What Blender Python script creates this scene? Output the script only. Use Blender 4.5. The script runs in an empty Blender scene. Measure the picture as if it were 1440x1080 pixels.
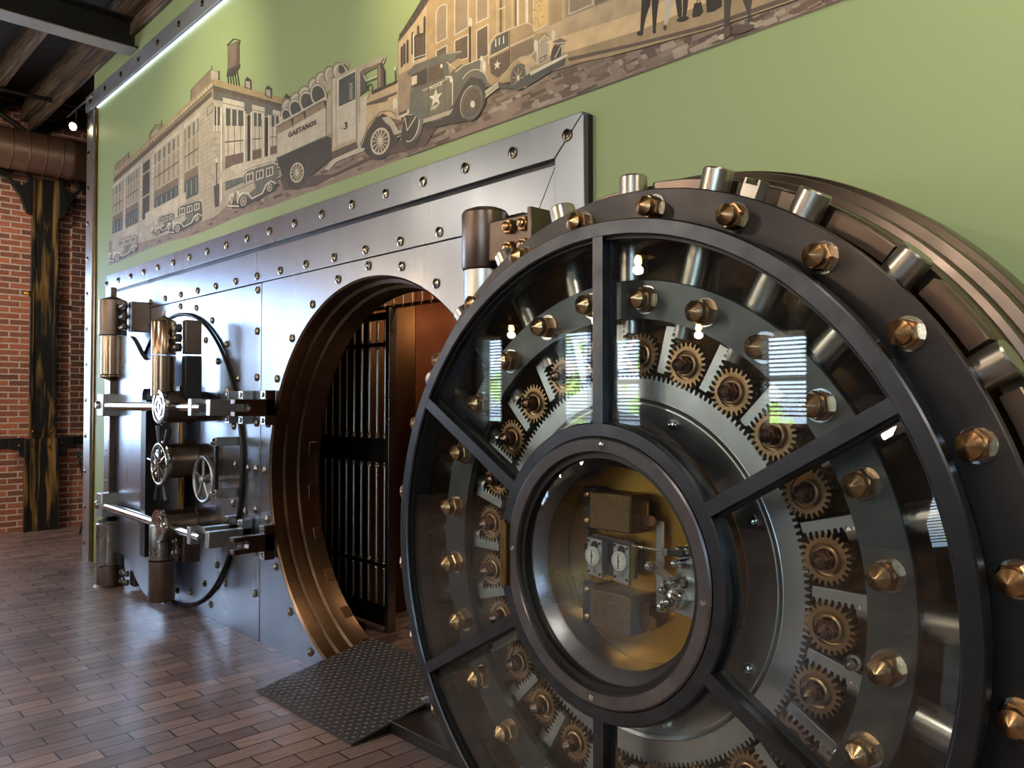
import bpy, math, random
from mathutils import Vector, Matrix
from mathutils.geometry import tessellate_polygon
random.seed(7)
S = bpy.context.scene
C = bpy.data.collections.new('bank_vault_hall'); S.collection.children.link(C)
PI = math.pi
def R(a): return math.radians(a)

# ---------------------------------------------------------------- materials
def new_mat(name):
    m = bpy.data.materials.new(name); m.use_nodes = True
    nt = m.node_tree; nt.nodes.clear()
    out = nt.nodes.new('ShaderNodeOutputMaterial')
    return m, nt, out
def lin(c):
    return tuple([(x/12.92 if x <= .04045 else ((x+.055)/1.055)**2.4) for x in [v/255 for v in c]])+(1,)
def metal(name, col, rough=.3, aniso=0., scale=6., amt=.12, stretch=(1, 1, 1), bump=0., col2=None, metallic=1., rv=.12, fine=0., spec=.5):
    """metal with cloudy roughness, smudges and optional second tint"""
    m, nt, out = new_mat(name); N = nt.nodes; L = nt.links
    b = N.new('ShaderNodeBsdfPrincipled'); L.new(b.outputs[0], out.inputs[0])
    b.inputs['Metallic'].default_value = metallic; b.inputs['Anisotropic'].default_value = aniso
    b.inputs['Specular IOR Level'].default_value = spec
    tc = N.new('ShaderNodeTexCoord'); mp = N.new('ShaderNodeMapping'); mp.inputs['Scale'].default_value = stretch
    L.new(tc.outputs['Object'], mp.inputs[0])
    n = N.new('ShaderNodeTexNoise'); n.inputs['Scale'].default_value = scale; n.inputs['Detail'].default_value = 4; n.inputs['Roughness'].default_value = .5
    L.new(mp.outputs[0], n.inputs['Vector'])
    cr = N.new('ShaderNodeValToRGB'); L.new(n.outputs['Fac'], cr.inputs[0])
    c1 = lin(col); c2 = lin(col2) if col2 else tuple(max(0, v*(1-amt*2)) for v in c1[:3])+(1,)
    cr.color_ramp.elements[0].position = .22; cr.color_ramp.elements[1].position = .78
    cr.color_ramp.elements[0].color = c2; cr.color_ramp.elements[1].color = c1
    L.new(cr.outputs[0], b.inputs['Base Color'])
    mr = N.new('ShaderNodeMapRange'); L.new(n.outputs['Fac'], mr.inputs[0])
    mr.inputs[1].default_value = .25; mr.inputs[2].default_value = .75
    mr.inputs[3].default_value = max(.02, rough+rv); mr.inputs[4].default_value = max(.02, rough-rv*.5)
    L.new(mr.outputs[0], b.inputs['Roughness'])
    if bump or fine:
        n2 = N.new('ShaderNodeTexNoise'); n2.inputs['Scale'].default_value = 60 if not fine else fine; n2.inputs['Detail'].default_value = 3
        L.new(mp.outputs[0], n2.inputs['Vector'])
        bp = N.new('ShaderNodeBump'); bp.inputs['Strength'].default_value = bump or .05; bp.inputs['Distance'].default_value = .002
        L.new(n2.outputs['Fac'], bp.inputs['Height']); L.new(bp.outputs[0], b.inputs['Normal'])
    return m
def plain(name, col, rough=.6, scale=8, amt=.08, bump=.0, spec=.5, stretch=(1, 1, 1)):
    return metal(name, col, rough, 0, scale, amt, stretch, bump, metallic=0., rv=.05, spec=spec)
def emit(name, col, st):
    m, nt, out = new_mat(name); e = nt.nodes.new('ShaderNodeEmission'); e.inputs[0].default_value = lin(col); e.inputs[1].default_value = st
    nt.links.new(e.outputs[0], out.inputs[0]); return m

M = {}
M['steel'] = metal('brushed_vault_steel', (172, 178, 187), .28, .0, 1.6, .1, (2.5, 1, .6), 0, col2=(150, 157, 168), rv=.03)
for n_ in M['steel'].node_tree.nodes:
    if n_.type == 'TEX_NOISE': n_.inputs['Detail'].default_value = 1
M['steelwarm'] = metal('burnished_steel', (150, 146, 142), .26, .0, 4, .15, col2=(112, 108, 106), rv=.1)
M['darksteel'] = metal('blued_dark_steel', (78, 74, 72), .4, 0, 5, .2, col2=(50, 50, 54), rv=.1)
M['framesteel'] = metal('waxed_gunmetal_frame', (84, 87, 93), .33, 0, 14, .2, col2=(58, 61, 68), rv=.06)
M['ringworn'] = metal('worn_gunmetal_ring', (134, 131, 132), .28, 0, 7, .2, (1, 1, 1), 0, col2=(88, 86, 92), rv=.14)
M['bronze'] = metal('polished_bronze', (206, 164, 118), .27, 0, 20, .12, col2=(170, 130, 92), rv=.08)
M['copper'] = metal('coppery_shaft', (150, 112, 92), .22, 0, 18, .15, col2=(104, 76, 62), rv=.1)
M['brass'] = metal('aged_brass', (214, 166, 78), .27, 0, 3.5, .2, (1, 1, 1), 0, col2=(188, 140, 62), rv=.05)
M['brassdark'] = metal('dull_brass', (150, 112, 60), .3, 0, 6, .2, col2=(84, 58, 30), rv=.1)
M['gear'] = metal('gear_brass', (182, 150, 112), .34, 0, 24, .1, col2=(150, 120, 86), rv=.06)
M['chrome'] = metal('polished_steel', (205, 204, 200), .14, 0, 12, .08, col2=(168, 168, 166), rv=.08)
M['satin'] = metal('satin_steel', (198, 200, 198), .34, 0, 8, .1, col2=(172, 176, 176), rv=.08)
M['plugsteel'] = metal('door_plug_steel', (128, 112, 102), .3, 0, 5, .2, col2=(92, 80, 72), rv=.1)
M['innerring'] = metal('grey_ground_steel', (104, 108, 108), .42, 0, 10, .15, col2=(76, 80, 84), rv=.08)
M['liner'] = metal('stepped_liner_steel', (128, 108, 90), .3, 0, 5, .2, col2=(86, 72, 60), rv=.08)
M['black'] = plain('black_gasket', (14, 14, 15), .5)
M['blackpaint'] = plain('black_iron_paint', (30, 29, 28), .38, 8, .2)
M['hole'] = plain('deep_black', (8, 8, 8), .8)
M['lamp_bulb'] = emit('warm_bulb', (255, 196, 120), 60)
M['boxlid'] = metal('hammered_bronze_box', (128, 104, 74), .45, 0, 90, .15, bump=.5, col2=(98, 78, 54), rv=.05, metallic=.8)
M['boxside'] = metal('bronze_box_side', (88, 66, 46), .4, 0, 20, .2, col2=(86, 62, 42), metallic=.85)
M['dial'] = plain('ivory_dial', (222, 220, 208), .35, 20, .03)
M['ink'] = plain('dial_ink', (40, 34, 30), .5)
M['goldpaint'] = metal('gilt_grip', (150, 118, 66), .32, 0, 30, .2, (1, 1, .2), col2=(104, 76, 38))

def m_glass(name, f0=.05, tint=(.93, .96, .97)):
    m, nt, out = new_mat(name); N = nt.nodes; L = nt.links
    g = N.new('ShaderNodeNewGeometry'); d = N.new('ShaderNodeVectorMath'); d.operation = 'DOT_PRODUCT'
    L.new(g.outputs['Incoming'], d.inputs[0]); L.new(g.outputs['Normal'], d.inputs[1])
    a = N.new('ShaderNodeMath'); a.operation = 'ABSOLUTE'; L.new(d.outputs['Value'], a.inputs[0])
    s = N.new('ShaderNodeMath'); s.operation = 'SUBTRACT'; s.inputs[0].default_value = 1; L.new(a.outputs[0], s.inputs[1]); s.use_clamp = True
    p = N.new('ShaderNodeMath'); p.operation = 'POWER'; p.inputs[1].default_value = 5; L.new(s.outputs[0], p.inputs[0])
    k = N.new('ShaderNodeMath'); k.operation = 'MULTIPLY_ADD'; k.inputs[1].default_value = 1-f0; k.inputs[2].default_value = f0; L.new(p.outputs[0], k.inputs[0])
    t = N.new('ShaderNodeBsdfTransparent'); t.inputs[0].default_value = tint+(1,)
    gl = N.new('ShaderNodeBsdfGlossy'); gl.inputs['Roughness'].default_value = .008
    mx = N.new('ShaderNodeMixShader'); L.new(k.outputs[0], mx.inputs[0]); L.new(t.outputs[0], mx.inputs[1]); L.new(gl.outputs[0], mx.inputs[2])
    L.new(mx.outputs[0], out.inputs[0]); return m
M['glass'] = m_glass('door_plate_glass', .06)
M['winglass'] = m_glass('window_glass', .04, (.97, .98, .98))

def m_green():
    m, nt, out = new_mat('sage_green_wall_paint'); N = nt.nodes; L = nt.links
    b = N.new('ShaderNodeBsdfPrincipled'); b.inputs['Roughness'].default_value = .55; L.new(b.outputs[0], out.inputs[0])
    tc = N.new('ShaderNodeTexCoord'); n = N.new('ShaderNodeTexNoise'); n.inputs['Scale'].default_value = 1.2; n.inputs['Detail'].default_value = 6
    L.new(tc.outputs['Object'], n.inputs['Vector'])
    cr = N.new('ShaderNodeValToRGB'); L.new(n.outputs['Fac'], cr.inputs[0])
    cr.color_ramp.elements[0].color = lin((144, 160, 110)); cr.color_ramp.elements[1].color = lin((152, 167, 118))
    L.new(cr.outputs[0], b.inputs['Base Color'])
    n2 = N.new('ShaderNodeTexNoise'); n2.inputs['Scale'].default_value = 180; L.new(tc.outputs['Object'], n2.inputs['Vector'])
    bp = N.new('ShaderNodeBump'); bp.inputs['Strength'].default_value = .08; bp.inputs['Distance'].default_value = .002
    L.new(n2.outputs['Fac'], bp.inputs['Height']); L.new(bp.outputs[0], b.inputs['Normal'])
    return m
M['green'] = m_green()

def m_bricks(name, axis, bw, bh, c1, c2, mortar, msize, rough, off=(0, 0, 0), bump=.5, tint=None, rl=.0, spec=.5, bias=0, coat=0):
    """axis: 'yx' long side along y, rows along x (floor); 'yz' wall facing x"""
    m, nt, out = new_mat(name); N = nt.nodes; L = nt.links
    b = N.new('ShaderNodeBsdfPrincipled'); L.new(b.outputs[0], out.inputs[0]); b.inputs['Specular IOR Level'].default_value = spec
    if coat: b.inputs['Coat Weight'].default_value = coat; b.inputs['Coat Roughness'].default_value = .22
    tc = N.new('ShaderNodeTexCoord'); sp = N.new('ShaderNodeSeparateXYZ'); L.new(tc.outputs['Object'], sp.inputs[0])
    cb = N.new('ShaderNodeCombineXYZ')
    L.new(sp.outputs[{'x': 0, 'y': 1, 'z': 2}[axis[0]]], cb.inputs[0]); L.new(sp.outputs[{'x': 0, 'y': 1, 'z': 2}[axis[1]]], cb.inputs[1])
    ad = N.new('ShaderNodeVectorMath'); ad.operation = 'ADD'; ad.inputs[1].default_value = off; L.new(cb.outputs[0], ad.inputs[0])
    # slight wobble of the courses
    nz = N.new('ShaderNodeTexNoise'); nz.inputs['Scale'].default_value = 9; L.new(ad.outputs[0], nz.inputs['Vector'])
    wb = N.new('ShaderNodeVectorMath'); wb.operation = 'SCALE'; wb.inputs['Scale'].default_value = .006 if axis == 'yz' else .002
    L.new(nz.outputs['Color'], wb.inputs[0]); a2 = N.new('ShaderNodeVectorMath'); L.new(ad.outputs[0], a2.inputs[0]); L.new(wb.outputs[0], a2.inputs[1])
    br = N.new('ShaderNodeTexBrick'); L.new(a2.outputs[0], br.inputs['Vector'])
    br.inputs['Scale'].default_value = 1; br.inputs['Brick Width'].default_value = bw; br.inputs['Row Height'].default_value = bh
    br.inputs['Mortar Size'].default_value = msize; br.inputs['Mortar Smooth'].default_value = .15; br.inputs['Bias'].default_value = bias
    br.offset = .5; br.inputs['Color1'].default_value = lin(c1); br.inputs['Color2'].default_value = lin(c2); br.inputs['Mortar'].default_value = lin(mortar)
    n = N.new('ShaderNodeTexNoise'); n.inputs['Scale'].default_value = 14; n.inputs['Detail'].default_value = 6; n.inputs['Roughness'].default_value = .7
    mp = N.new('ShaderNodeMapping'); mp.inputs['Scale'].default_value = (.5, 2.5, 1) if axis == 'yx' else (1, 1.6, 1); L.new(ad.outputs[0], mp.inputs[0]); L.new(mp.outputs[0], n.inputs['Vector'])
    mr = N.new('ShaderNodeMapRange'); L.new(n.outputs['Fac'], mr.inputs[0]); mr.inputs[1].default_value = .25; mr.inputs[2].default_value = .75; mr.inputs[3].default_value = .72; mr.inputs[4].default_value = 1.28
    mu = N.new('ShaderNodeVectorMath'); mu.operation = 'SCALE'; L.new(br.outputs['Color'], mu.inputs[0]); L.new(mr.outputs[0], mu.inputs['Scale'])
    L.new(mu.outputs[0], b.inputs['Base Color'])
    rr = N.new('ShaderNodeMapRange'); L.new(n.outputs['Fac'], rr.inputs[0]); rr.inputs[3].default_value = rough+.12; rr.inputs[4].default_value = rough-.12
    L.new(rr.outputs[0], b.inputs['Roughness'])
    iv = N.new('ShaderNodeMath'); iv.operation = 'MULTIPLY_ADD'; iv.inputs[1].default_value = -1; iv.inputs[2].default_value = 1; L.new(br.outputs['Fac'], iv.inputs[0])
    a3 = N.new('ShaderNodeMath'); a3.operation = 'MULTIPLY_ADD'; a3.inputs[1].default_value = .25; L.new(n.outputs['Fac'], a3.inputs[0]); L.new(iv.outputs[0], a3.inputs[2])
    bp = N.new('ShaderNodeBump'); bp.inputs['Strength'].default_value = bump; bp.inputs['Distance'].default_value = .006
    L.new(a3.outputs[0], bp.inputs['Height']); L.new(bp.outputs[0], b.inputs['Normal'])
    return m
M['floor'] = m_bricks('brown_brick_paver_floor', 'yx', .292, .1035, (158, 134, 128), (108, 92, 92), (30, 26, 28), .0042, .42, (-1.261+.292*8, 4.153+.1035*60, 0), .7, spec=.6, coat=.45)
M['brick'] = m_bricks('old_red_brick', 'yz', .21, .070, (178, 104, 74), (108, 70, 60), (190, 170, 154), .009, .8, (.05, .02, 0), .8)
M['brickdark'] = m_bricks('dark_toothed_brick', 'yz', .2, .073, (104, 62, 48), (82, 56, 48), (165, 145, 128), .007, .8, (.11, .0, 0), .8)

def m_wood(name, c1, c2, sc=(1, 14, 14), rough=.7):
    m, nt, out = new_mat(name); N = nt.nodes; L = nt.links
    b = N.new('ShaderNodeBsdfPrincipled'); b.inputs['Roughness'].default_value = rough; L.new(b.outputs[0], out.inputs[0])
    tc = N.new('ShaderNodeTexCoord'); mp = N.new('ShaderNodeMapping'); mp.inputs['Scale'].default_value = sc; L.new(tc.outputs['Object'], mp.inputs[0])
    n = N.new('ShaderNodeTexNoise'); n.inputs['Scale'].default_value = 2.5; n.inputs['Detail'].default_value = 8; n.inputs['Distortion'].default_value = .6; L.new(mp.outputs[0], n.inputs['Vector'])
    cr = N.new('ShaderNodeValToRGB'); L.new(n.outputs['Fac'], cr.inputs[0]); cr.color_ramp.elements[0].position = .35; cr.color_ramp.elements[1].position = .65
    cr.color_ramp.elements[0].color = lin(c1); cr.color_ramp.elements[1].color = lin(c2); L.new(cr.outputs[0], b.inputs['Base Color'])
    bp = N.new('ShaderNodeBump'); bp.inputs['Strength'].default_value = .3; bp.inputs['Distance'].default_value = .004; L.new(n.outputs['Fac'], bp.inputs['Height']); L.new(bp.outputs[0], b.inputs['Normal'])
    return m
M['joist'] = m_wood('old_joist_timber', (50, 38, 29), (122, 100, 78))
M['deck'] = m_wood('dark_roof_deck', (30, 26, 22), (52, 44, 37), (14, 1, 14))
M['colpaint'] = m_wood('black_and_gold_column_paint', (20, 19, 17), (150, 116, 62), (5, 5, .5), .42)
cp = M['colpaint'].node_tree.nodes['Color Ramp'] if 'Color Ramp' in M['colpaint'].node_tree.nodes else None
if cp: cp.color_ramp.elements[0].position = .5; cp.color_ramp.elements[1].position = .68
M['duct'] = metal('brown_painted_duct', (112, 84, 68), .38, 0, 4, .1, metallic=.35)
M['copperwall'] = metal('copper_vault_lining', (104, 58, 34), .45, 0, 3, .2, col2=(84, 46, 26), metallic=.7)
M['bronzepanel'] = metal('brown_steel_lining', (118, 88, 62), .34, .3, 3, .15, (1, 1, .3), col2=(86, 64, 46))
M['plaster'] = plain('dim_plaster', (92, 84, 76), .9, 3, .1)
M['navy'] = plain('dark_navy_wall', (38, 42, 50), .8, 3, .1)

# ---------------------------------------------------------------- mesh builder
class MB:
    def __init__(s, T=None): s.v = []; s.f = []; s.m = []; s.T = T or Matrix()
    def add(s, vs, fs, mi=0, T=None):
        T = s.T @ T if T is not None else s.T
        o = len(s.v); s.v += [tuple(T @ Vector(v)) for v in vs]
        s.f += [tuple(i+o for i in f) for f in fs]; s.m += [mi]*len(fs); return s
    def box(s, x0, x1, y0, y1, z0, z1, mi=0, T=None):
        v = [(x, y, z) for z in (z0, z1) for y in (y0, y1) for x in (x0, x1)]
        return s.add(v, [(0, 2, 3, 1), (4, 5, 7, 6), (0, 1, 5, 4), (2, 6, 7, 3), (0, 4, 6, 2), (1, 3, 7, 5)], mi, T)
    def lathe(s, prof, n=48, axis='z', c=(0, 0, 0), mi=0, closed=False, a0=0, a1=2*PI, T=None, mis=None):
        """prof: [(radius, height)]; axis z, y or x.  closed joins last to first"""
        full = abs(a1-a0-2*PI) < 1e-6; k = n if full else n+1; vs = []; fs = []; mm = []
        for i in range(k):
            a = a0+(a1-a0)*i/n; ca, sa = math.cos(a), math.sin(a)
            for r, h in prof:
                if axis == 'z': p = (r*ca, r*sa, h)
                elif axis == 'y': p = (r*ca, h, r*sa)
                else: p = (h, r*ca, r*sa)
                vs.append((p[0]+c[0], p[1]+c[1], p[2]+c[2]))
        q = len(prof)
        for i in range(n):
            j = (i+1) % k
            for t in range(q if closed else q-1):
                u = (t+1) % q
                f = (i*q+t, j*q+t, j*q+u, i*q+u)
                if axis == 'y': f = f[::-1]
                fs.append(f); mm.append(mis[t] if mis else mi)
        if closed and not full:
            fs.append(tuple(range(q))); fs.append(tuple((k-1)*q+t for t in range(q))[::-1]); mm += [mi, mi]
        o = len(s.m); s.add(vs, fs, mi, T); s.m[o:] = mm; return s
    def cyl(s, p0, p1, r, n=20, mi=0, r2=None, cap=True):
        p0 = Vector(p0); p1 = Vector(p1); d = p1-p0; L_ = d.length
        q = d.to_track_quat('Z', 'Y').to_matrix().to_4x4(); T = Matrix.Translation(p0) @ q
        r2 = r if r2 is None else r2
        vs = [(r*math.cos(2*PI*i/n), r*math.sin(2*PI*i/n), 0) for i in range(n)]+[(r2*math.cos(2*PI*i/n), r2*math.sin(2*PI*i/n), L_) for i in range(n)]
        fs = [(i, (i+1) % n, n+(i+1) % n, n+i) for i in range(n)]
        if cap: fs += [tuple(range(n))[::-1], tuple(range(n, 2*n))]
        return s.add(vs, fs, mi, T)
    def tube(s, pts, r, n=10, mi=0, closed=False):
        pts = [Vector(p) for p in pts]; k = len(pts); vs = []; fs = []
        for i, p in enumerate(pts):
            a = pts[(i-1) % k] if closed or i else p; b = pts[(i+1) % k] if closed or i < k-1 else p
            t = (b-a).normalized(); ref = Vector((0, 1, 0)) if abs(t.y) < .9 else Vector((0, 0, 1))
            u = t.cross(ref).normalized(); w = t.cross(u)
            for j in range(n): vs.append(tuple(p+u*(r*math.cos(2*PI*j/n))+w*(r*math.sin(2*PI*j/n))))
        for i in range(k if closed else k-1):
            i2 = (i+1) % k
            for j in range(n): fs.append((i*n+j, i2*n+j, i2*n+(j+1) % n, i*n+(j+1) % n))
        if not closed: fs += [tuple(range(n)), tuple((k-1)*n+j for j in range(n))[::-1]]
        return s.add(vs, fs, mi)
    def prism(s, poly, h0, h1, axis='y', mi=0, T=None, holes=()):
        """poly in the plane across axis: y -> (x,z), z -> (x,y), x -> (y,z)"""
        def P(a, b, h): return (a, h, b) if axis == 'y' else ((a, b, h) if axis == 'z' else (h, a, b))
        loops = [list(poly)]+[list(h) for h in holes]; flat = [p for l in loops for p in l]; n = len(flat)
        tr = tessellate_polygon([[Vector((a, b, 0)) for a, b in l] for l in loops])
        vs = [P(a, b, h0) for a, b in flat]+[P(a, b, h1) for a, b in flat]
        fs = [tuple(t) for t in tr]+[tuple(i+n for i in t)[::-1] for t in tr]; o = 0
        for l in loops:
            k = len(l)
            for i in range(k): fs.append((o+i, o+(i+1) % k, n+o+(i+1) % k, n+o+i))
            o += k
        return s.add(vs, fs, mi, T)
    def hexnut(s, c, r, h0, h1, mi=0, rot=0, T=None):
        """hex prism along y"""
        vs = []; 
        for h, rr in ((h1, r), (h0+(h1-h0)*.12, r), (h0, r*.9)):
            vs += [(c[0]+rr*math.cos(rot+i*PI/3), h, c[1]+rr*math.sin(rot+i*PI/3)) for i in range(6)]
        fs = []
        for l in (0, 6): fs += [(l+i, l+(i+1) % 6, l+6+(i+1) % 6, l+6+i) for i in range(6)]
        fs += [tuple(range(12, 18)), tuple(range(6))[::-1]]
        return s.add(vs, fs, mi, T)
    def build(s, name, mats, parent=None, loc=None, angle=32, bevel=0, rot=None):
        me = bpy.data.meshes.new(name); me.from_pydata(s.v, [], s.f)
        if not isinstance(mats, (list, tuple)): mats = [mats]
        for m in mats: me.materials.append(m)
        me.polygons.foreach_set('material_index', s.m)
        import bmesh
        bm = bmesh.new(); bm.from_mesh(me); bmesh.ops.remove_doubles(bm, verts=bm.verts, dist=1e-5)
        bmesh.ops.recalc_face_normals(bm, faces=bm.faces); bm.to_mesh(me); bm.free()
        me.polygons.foreach_set('use_smooth', [True]*len(me.polygons))
        me.set_sharp_from_angle(angle=R(angle)); me.update()
        o = bpy.data.objects.new(name, me); C.objects.link(o)
        if parent: o.parent = parent
        if loc is not None: o.location = loc
        if rot is not None: o.rotation_euler = rot
        if bevel:
            b = o.modifiers.new('bevel', 'BEVEL'); b.width = bevel; b.segments = 2; b.limit_method = 'ANGLE'; b.angle_limit = R(40); b.harden_normals = False
        return o
def tag(o, label=None, cat=None, group=None, kind=None):
    if label: o['label'] = label
    if cat: o['category'] = cat
    if group: o['group'] = group
    if kind: o['kind'] = kind
    return o
def empty(name, loc=(0, 0, 0), rz=0):
    o = bpy.data.objects.new(name, None); C.objects.link(o); o.location = loc; o.rotation_euler = (0, 0, rz); o.empty_display_size = .1; return o
def struct(o, label=None): o['kind'] = 'structure'; return o
def dupe(o, parent=None, loc=None, rot=None):
    c = o.copy(); C.objects.link(c)
    if parent: c.parent = parent
    if loc is not None: c.location = loc
    if rot is not None: c.rotation_euler = rot
    for ch in [x for x in C.objects if x.parent is o]:
        g = ch.copy(); C.objects.link(g); g.parent = c
    return c
def circ(r, n, c=(0, 0), a0=0): return [(c[0]+r*math.cos(a0+2*PI*i/n), c[1]+r*math.sin(a0+2*PI*i/n)) for i in range(n)]
# ---------------------------------------------------------------- camera
F_PX, YAW, PITCH, ROLL = 1128.56, .81, .02046, .00089
def cam_axes():
    fw = Vector((-math.sin(YAW)*math.cos(PITCH), math.cos(YAW)*math.cos(PITCH), math.sin(PITCH)))
    r = Vector((math.cos(YAW), math.sin(YAW), 0)); u = r.cross(fw)
    return fw, r*math.cos(ROLL)+u*math.sin(ROLL), -r*math.sin(ROLL)+u*math.cos(ROLL)
cd = bpy.data.cameras.new('camera'); cam = bpy.data.objects.new('camera', cd); C.objects.link(cam); S.camera = cam
fw, rt, up_ = cam_axes()
cam.matrix_world = Matrix(((rt.x, up_.x, -fw.x, 0), (rt.y, up_.y, -fw.y, 0), (rt.z, up_.z, -fw.z, 1.5), (0, 0, 0, 1)))
cd.sensor_width = 36; cd.lens = F_PX/1440*36; cd.clip_start = .05; cd.clip_end = 100
FY = 2.325      # front plane of the steel facade
WY = 2.346      # painted wall plane behind it
def wall_pt(px, py, Y):     # a point of the painted wall, traced from a photograph position
    d = fw+rt*((px-720)/F_PX)-up_*((py-540)/F_PX); t = Y/d.y
    return (d.x*t, 1.5+d.z*t)
# ---------------------------------------------------------------- room shell
XL, XR, YF, ZC = -10.6, 4.0, -5.0, 4.97
struct(MB().box(XL-.3, XR+.3, YF-.3, 8.3, -.1, 0).build('floor', M['floor']))
# green wall, notched where the vault doorway passes through
w = MB().prism([(-8.24, 0), (-4.95, 0), (-4.95, 2.3), (-2.1, 2.3), (-2.1, 0), (XR, 0), (XR, 4.62), (-8.24, 4.62)], WY, WY+.22)
struct(w.build('wall_back', M['green']))
# brick wall with window openings on the street end
wins_l = [(.66, 1.6), (-.4, .5), (-1.5, -.85)]
holes = [[(a, .95), (b, .95), (b, 3.0), (a, 3.0)] for a, b in wins_l]
struct(MB().prism([(YF-.3, 0), (8.3, 0), (8.3, ZC+.1), (YF-.3, ZC+.1)], XL-.3, XL, axis='x', holes=holes).build('wall_left', M['brick']))
wins_f = [(-10.5, -9.85, 1.12, 2.56), (-8.66, -7.86, 1.12, 2.56), (-7.6, -6.96, 1.12, 2.4), (-5.2, -4.56, 1.2, 2.3), (.5, 1.9, .9, 3.3), (2.3, 3.7, .9, 3.3)]  # last two windows are made up, added to wash the room with daylight
holes = [[(a, c), (b, c), (b, d), (a, d)] for a, b, c, d in wins_f]
struct(MB().prism([(XL, 0), (XR, 0), (XR, ZC+.1), (XL, ZC+.1)], YF-.3, YF, axis='y', holes=holes).build('wall_front', M['navy']))
struct(MB().box(XR, XR+.2, YF, 8.3, 0, ZC).build('wall_right', M['plaster']))
struct(MB().box(XL, XR, 8.0, 8.2, 0, ZC).build('wall_far', M['plaster']))
struct(MB().box(XL-.3, XR+.3, YF-.3, 8.3, ZC, ZC+.12).build('ceiling', M['deck']))

def m_outside(name, st, tree=True):
    """daylight behind the glass: bright sky, pale brick building, a green tree"""
    m, nt, out = new_mat(name); N = nt.nodes; L = nt.links
    e = N.new('ShaderNodeEmission'); L.new(e.outputs[0], out.inputs[0]); e.inputs[1].default_value = st
    tc = N.new('ShaderNodeTexCoord'); sp = N.new('ShaderNodeSeparateXYZ'); L.new(tc.outputs['Object'], sp.inputs[0])
    cr = N.new('ShaderNodeValToRGB'); mr = N.new('ShaderNodeMapRange'); mr.inputs[1].default_value = .9; mr.inputs[2].default_value = 3.3; L.new(sp.outputs[2], mr.inputs[0]); L.new(mr.outputs[0], cr.inputs[0])
    el = cr.color_ramp.elements; el[0].color = lin((110, 130, 150)); el[1].color = lin((190, 216, 255)); el[1].position = .75
    x = el.new(.3); x.color = lin((176, 190, 206)); x = el.new(.5); x.color = lin((190, 214, 250))
    n = N.new('ShaderNodeTexNoise'); n.inputs['Scale'].default_value = 2.2; n.inputs['Detail'].default_value = 6; L.new(tc.outputs['Object'], n.inputs['Vector'])
    c2 = N.new('ShaderNodeValToRGB'); c2.color_ramp.elements[0].position = .52; c2.color_ramp.elements[1].position = .6; c2.color_ramp.elements[0].color = (0, 0, 0, 1); L.new(n.outputs['Fac'], c2.inputs[0])
    mx = N.new('ShaderNodeMix'); mx.data_type = 'RGBA'; L.new(c2.outputs[0], mx.inputs[0]); L.new(cr.outputs[0], mx.inputs[6]); mx.inputs[7].default_value = lin((150, 185, 110) if tree else (150, 180, 220))
    L.new(mx.outputs[2], e.inputs[0]); return m
M['out_l'] = m_outside('daylight_street_view', 19.0, False)
M['out_f'] = m_outside('daylight_garden_view', 16.0)
M['winframe'] = plain('white_window_frame', (150, 152, 150), .5)
M['slat'] = plain('white_blind_slat', (214, 214, 206), .6)
wn = 0
def window(kind, a, b, z0, z1):
    global wn; wn += 1
    T = Matrix.Translation((XL-.15, 0, 0)) @ Matrix.Rotation(PI/2, 4, 'Z') if kind == 'l' else Matrix.Translation((0, YF-.15, 0))
    f = MB(T); w_ = .04; mid = (z0+z1)/2
    for q in ((a, a+w_, z0, z1), (b-w_, b, z0, z1), (a, b, z0, z0+w_), (a, b, z1-w_, z1), (a, b, mid-.02, mid+.02)):
        f.box(q[0], q[1], -.03, .03, q[2], q[3])
    o = struct(f.build('window_%d' % wn, M['winframe']))
    MB(T).box(a+.01, b-.01, -.006, .0, z0+.01, z1-.01).build('glass_pane', M['winglass'], o)
    g = MB(T).box(a-.3, b+.3, -.4 if kind == 'f' else .4, -.38 if kind == 'f' else .38, z0-.3, z1+.3).build('street_view', M['out_l'] if kind == 'l' else M['out_f'], o)
    n = int((z1-z0-.1)/.05); s = MB(T)
    for i in range(n):
        z = z1-.07-i*.05; yb = .07 if kind == 'f' else -.07
        s.box(a+.02, b-.02, -.019, .019, -.0012, .0012, T=Matrix.Translation((0, yb, z)) @ Matrix.Rotation(R(28 if kind == 'f' else -14), 4, 'X'))
    s.box(a+.01, b-.01, (.05 if kind == 'f' else -.09), (.09 if kind == 'f' else -.05), z1-.06, z1-.01)
    bl = s.build('slats', M['slat'], o); bl['kind'] = 'stuff'
for a, b in wins_l: window('l', a, b, .95, 3.0)
for a, b, c, d in wins_f: window('f', a, b, c, d)

# studs: conical bronze-tipped bolt heads, one mesh, axis along -y, base at y=0
def stud_mb(r=.021, T=None, h=.018):
    s = MB(T)
    s.lathe([(0, -h), (.0006, -h), (r*.9, -h*.4), (r, -h*.38), (r, 0)], 20, 'y')
    return s
M['studm'] = metal('bronzed_stud', (150, 138, 122), .22, 0, 20, .1, col2=(112, 100, 88))
STUD = stud_mb(.024).build('stud', M['studm'], angle=20)
first_stud = [True]
def stud(parent, x, z, y=FY, s=1, rot=(0, 0, 0)):
    if first_stud[0]: o = STUD; first_stud[0] = False
    else: o = STUD.copy(); C.objects.link(o)
    o.parent = parent; o.location = (x, y, z); o.scale = (s, s, s); o.rotation_euler = rot; return o

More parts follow.
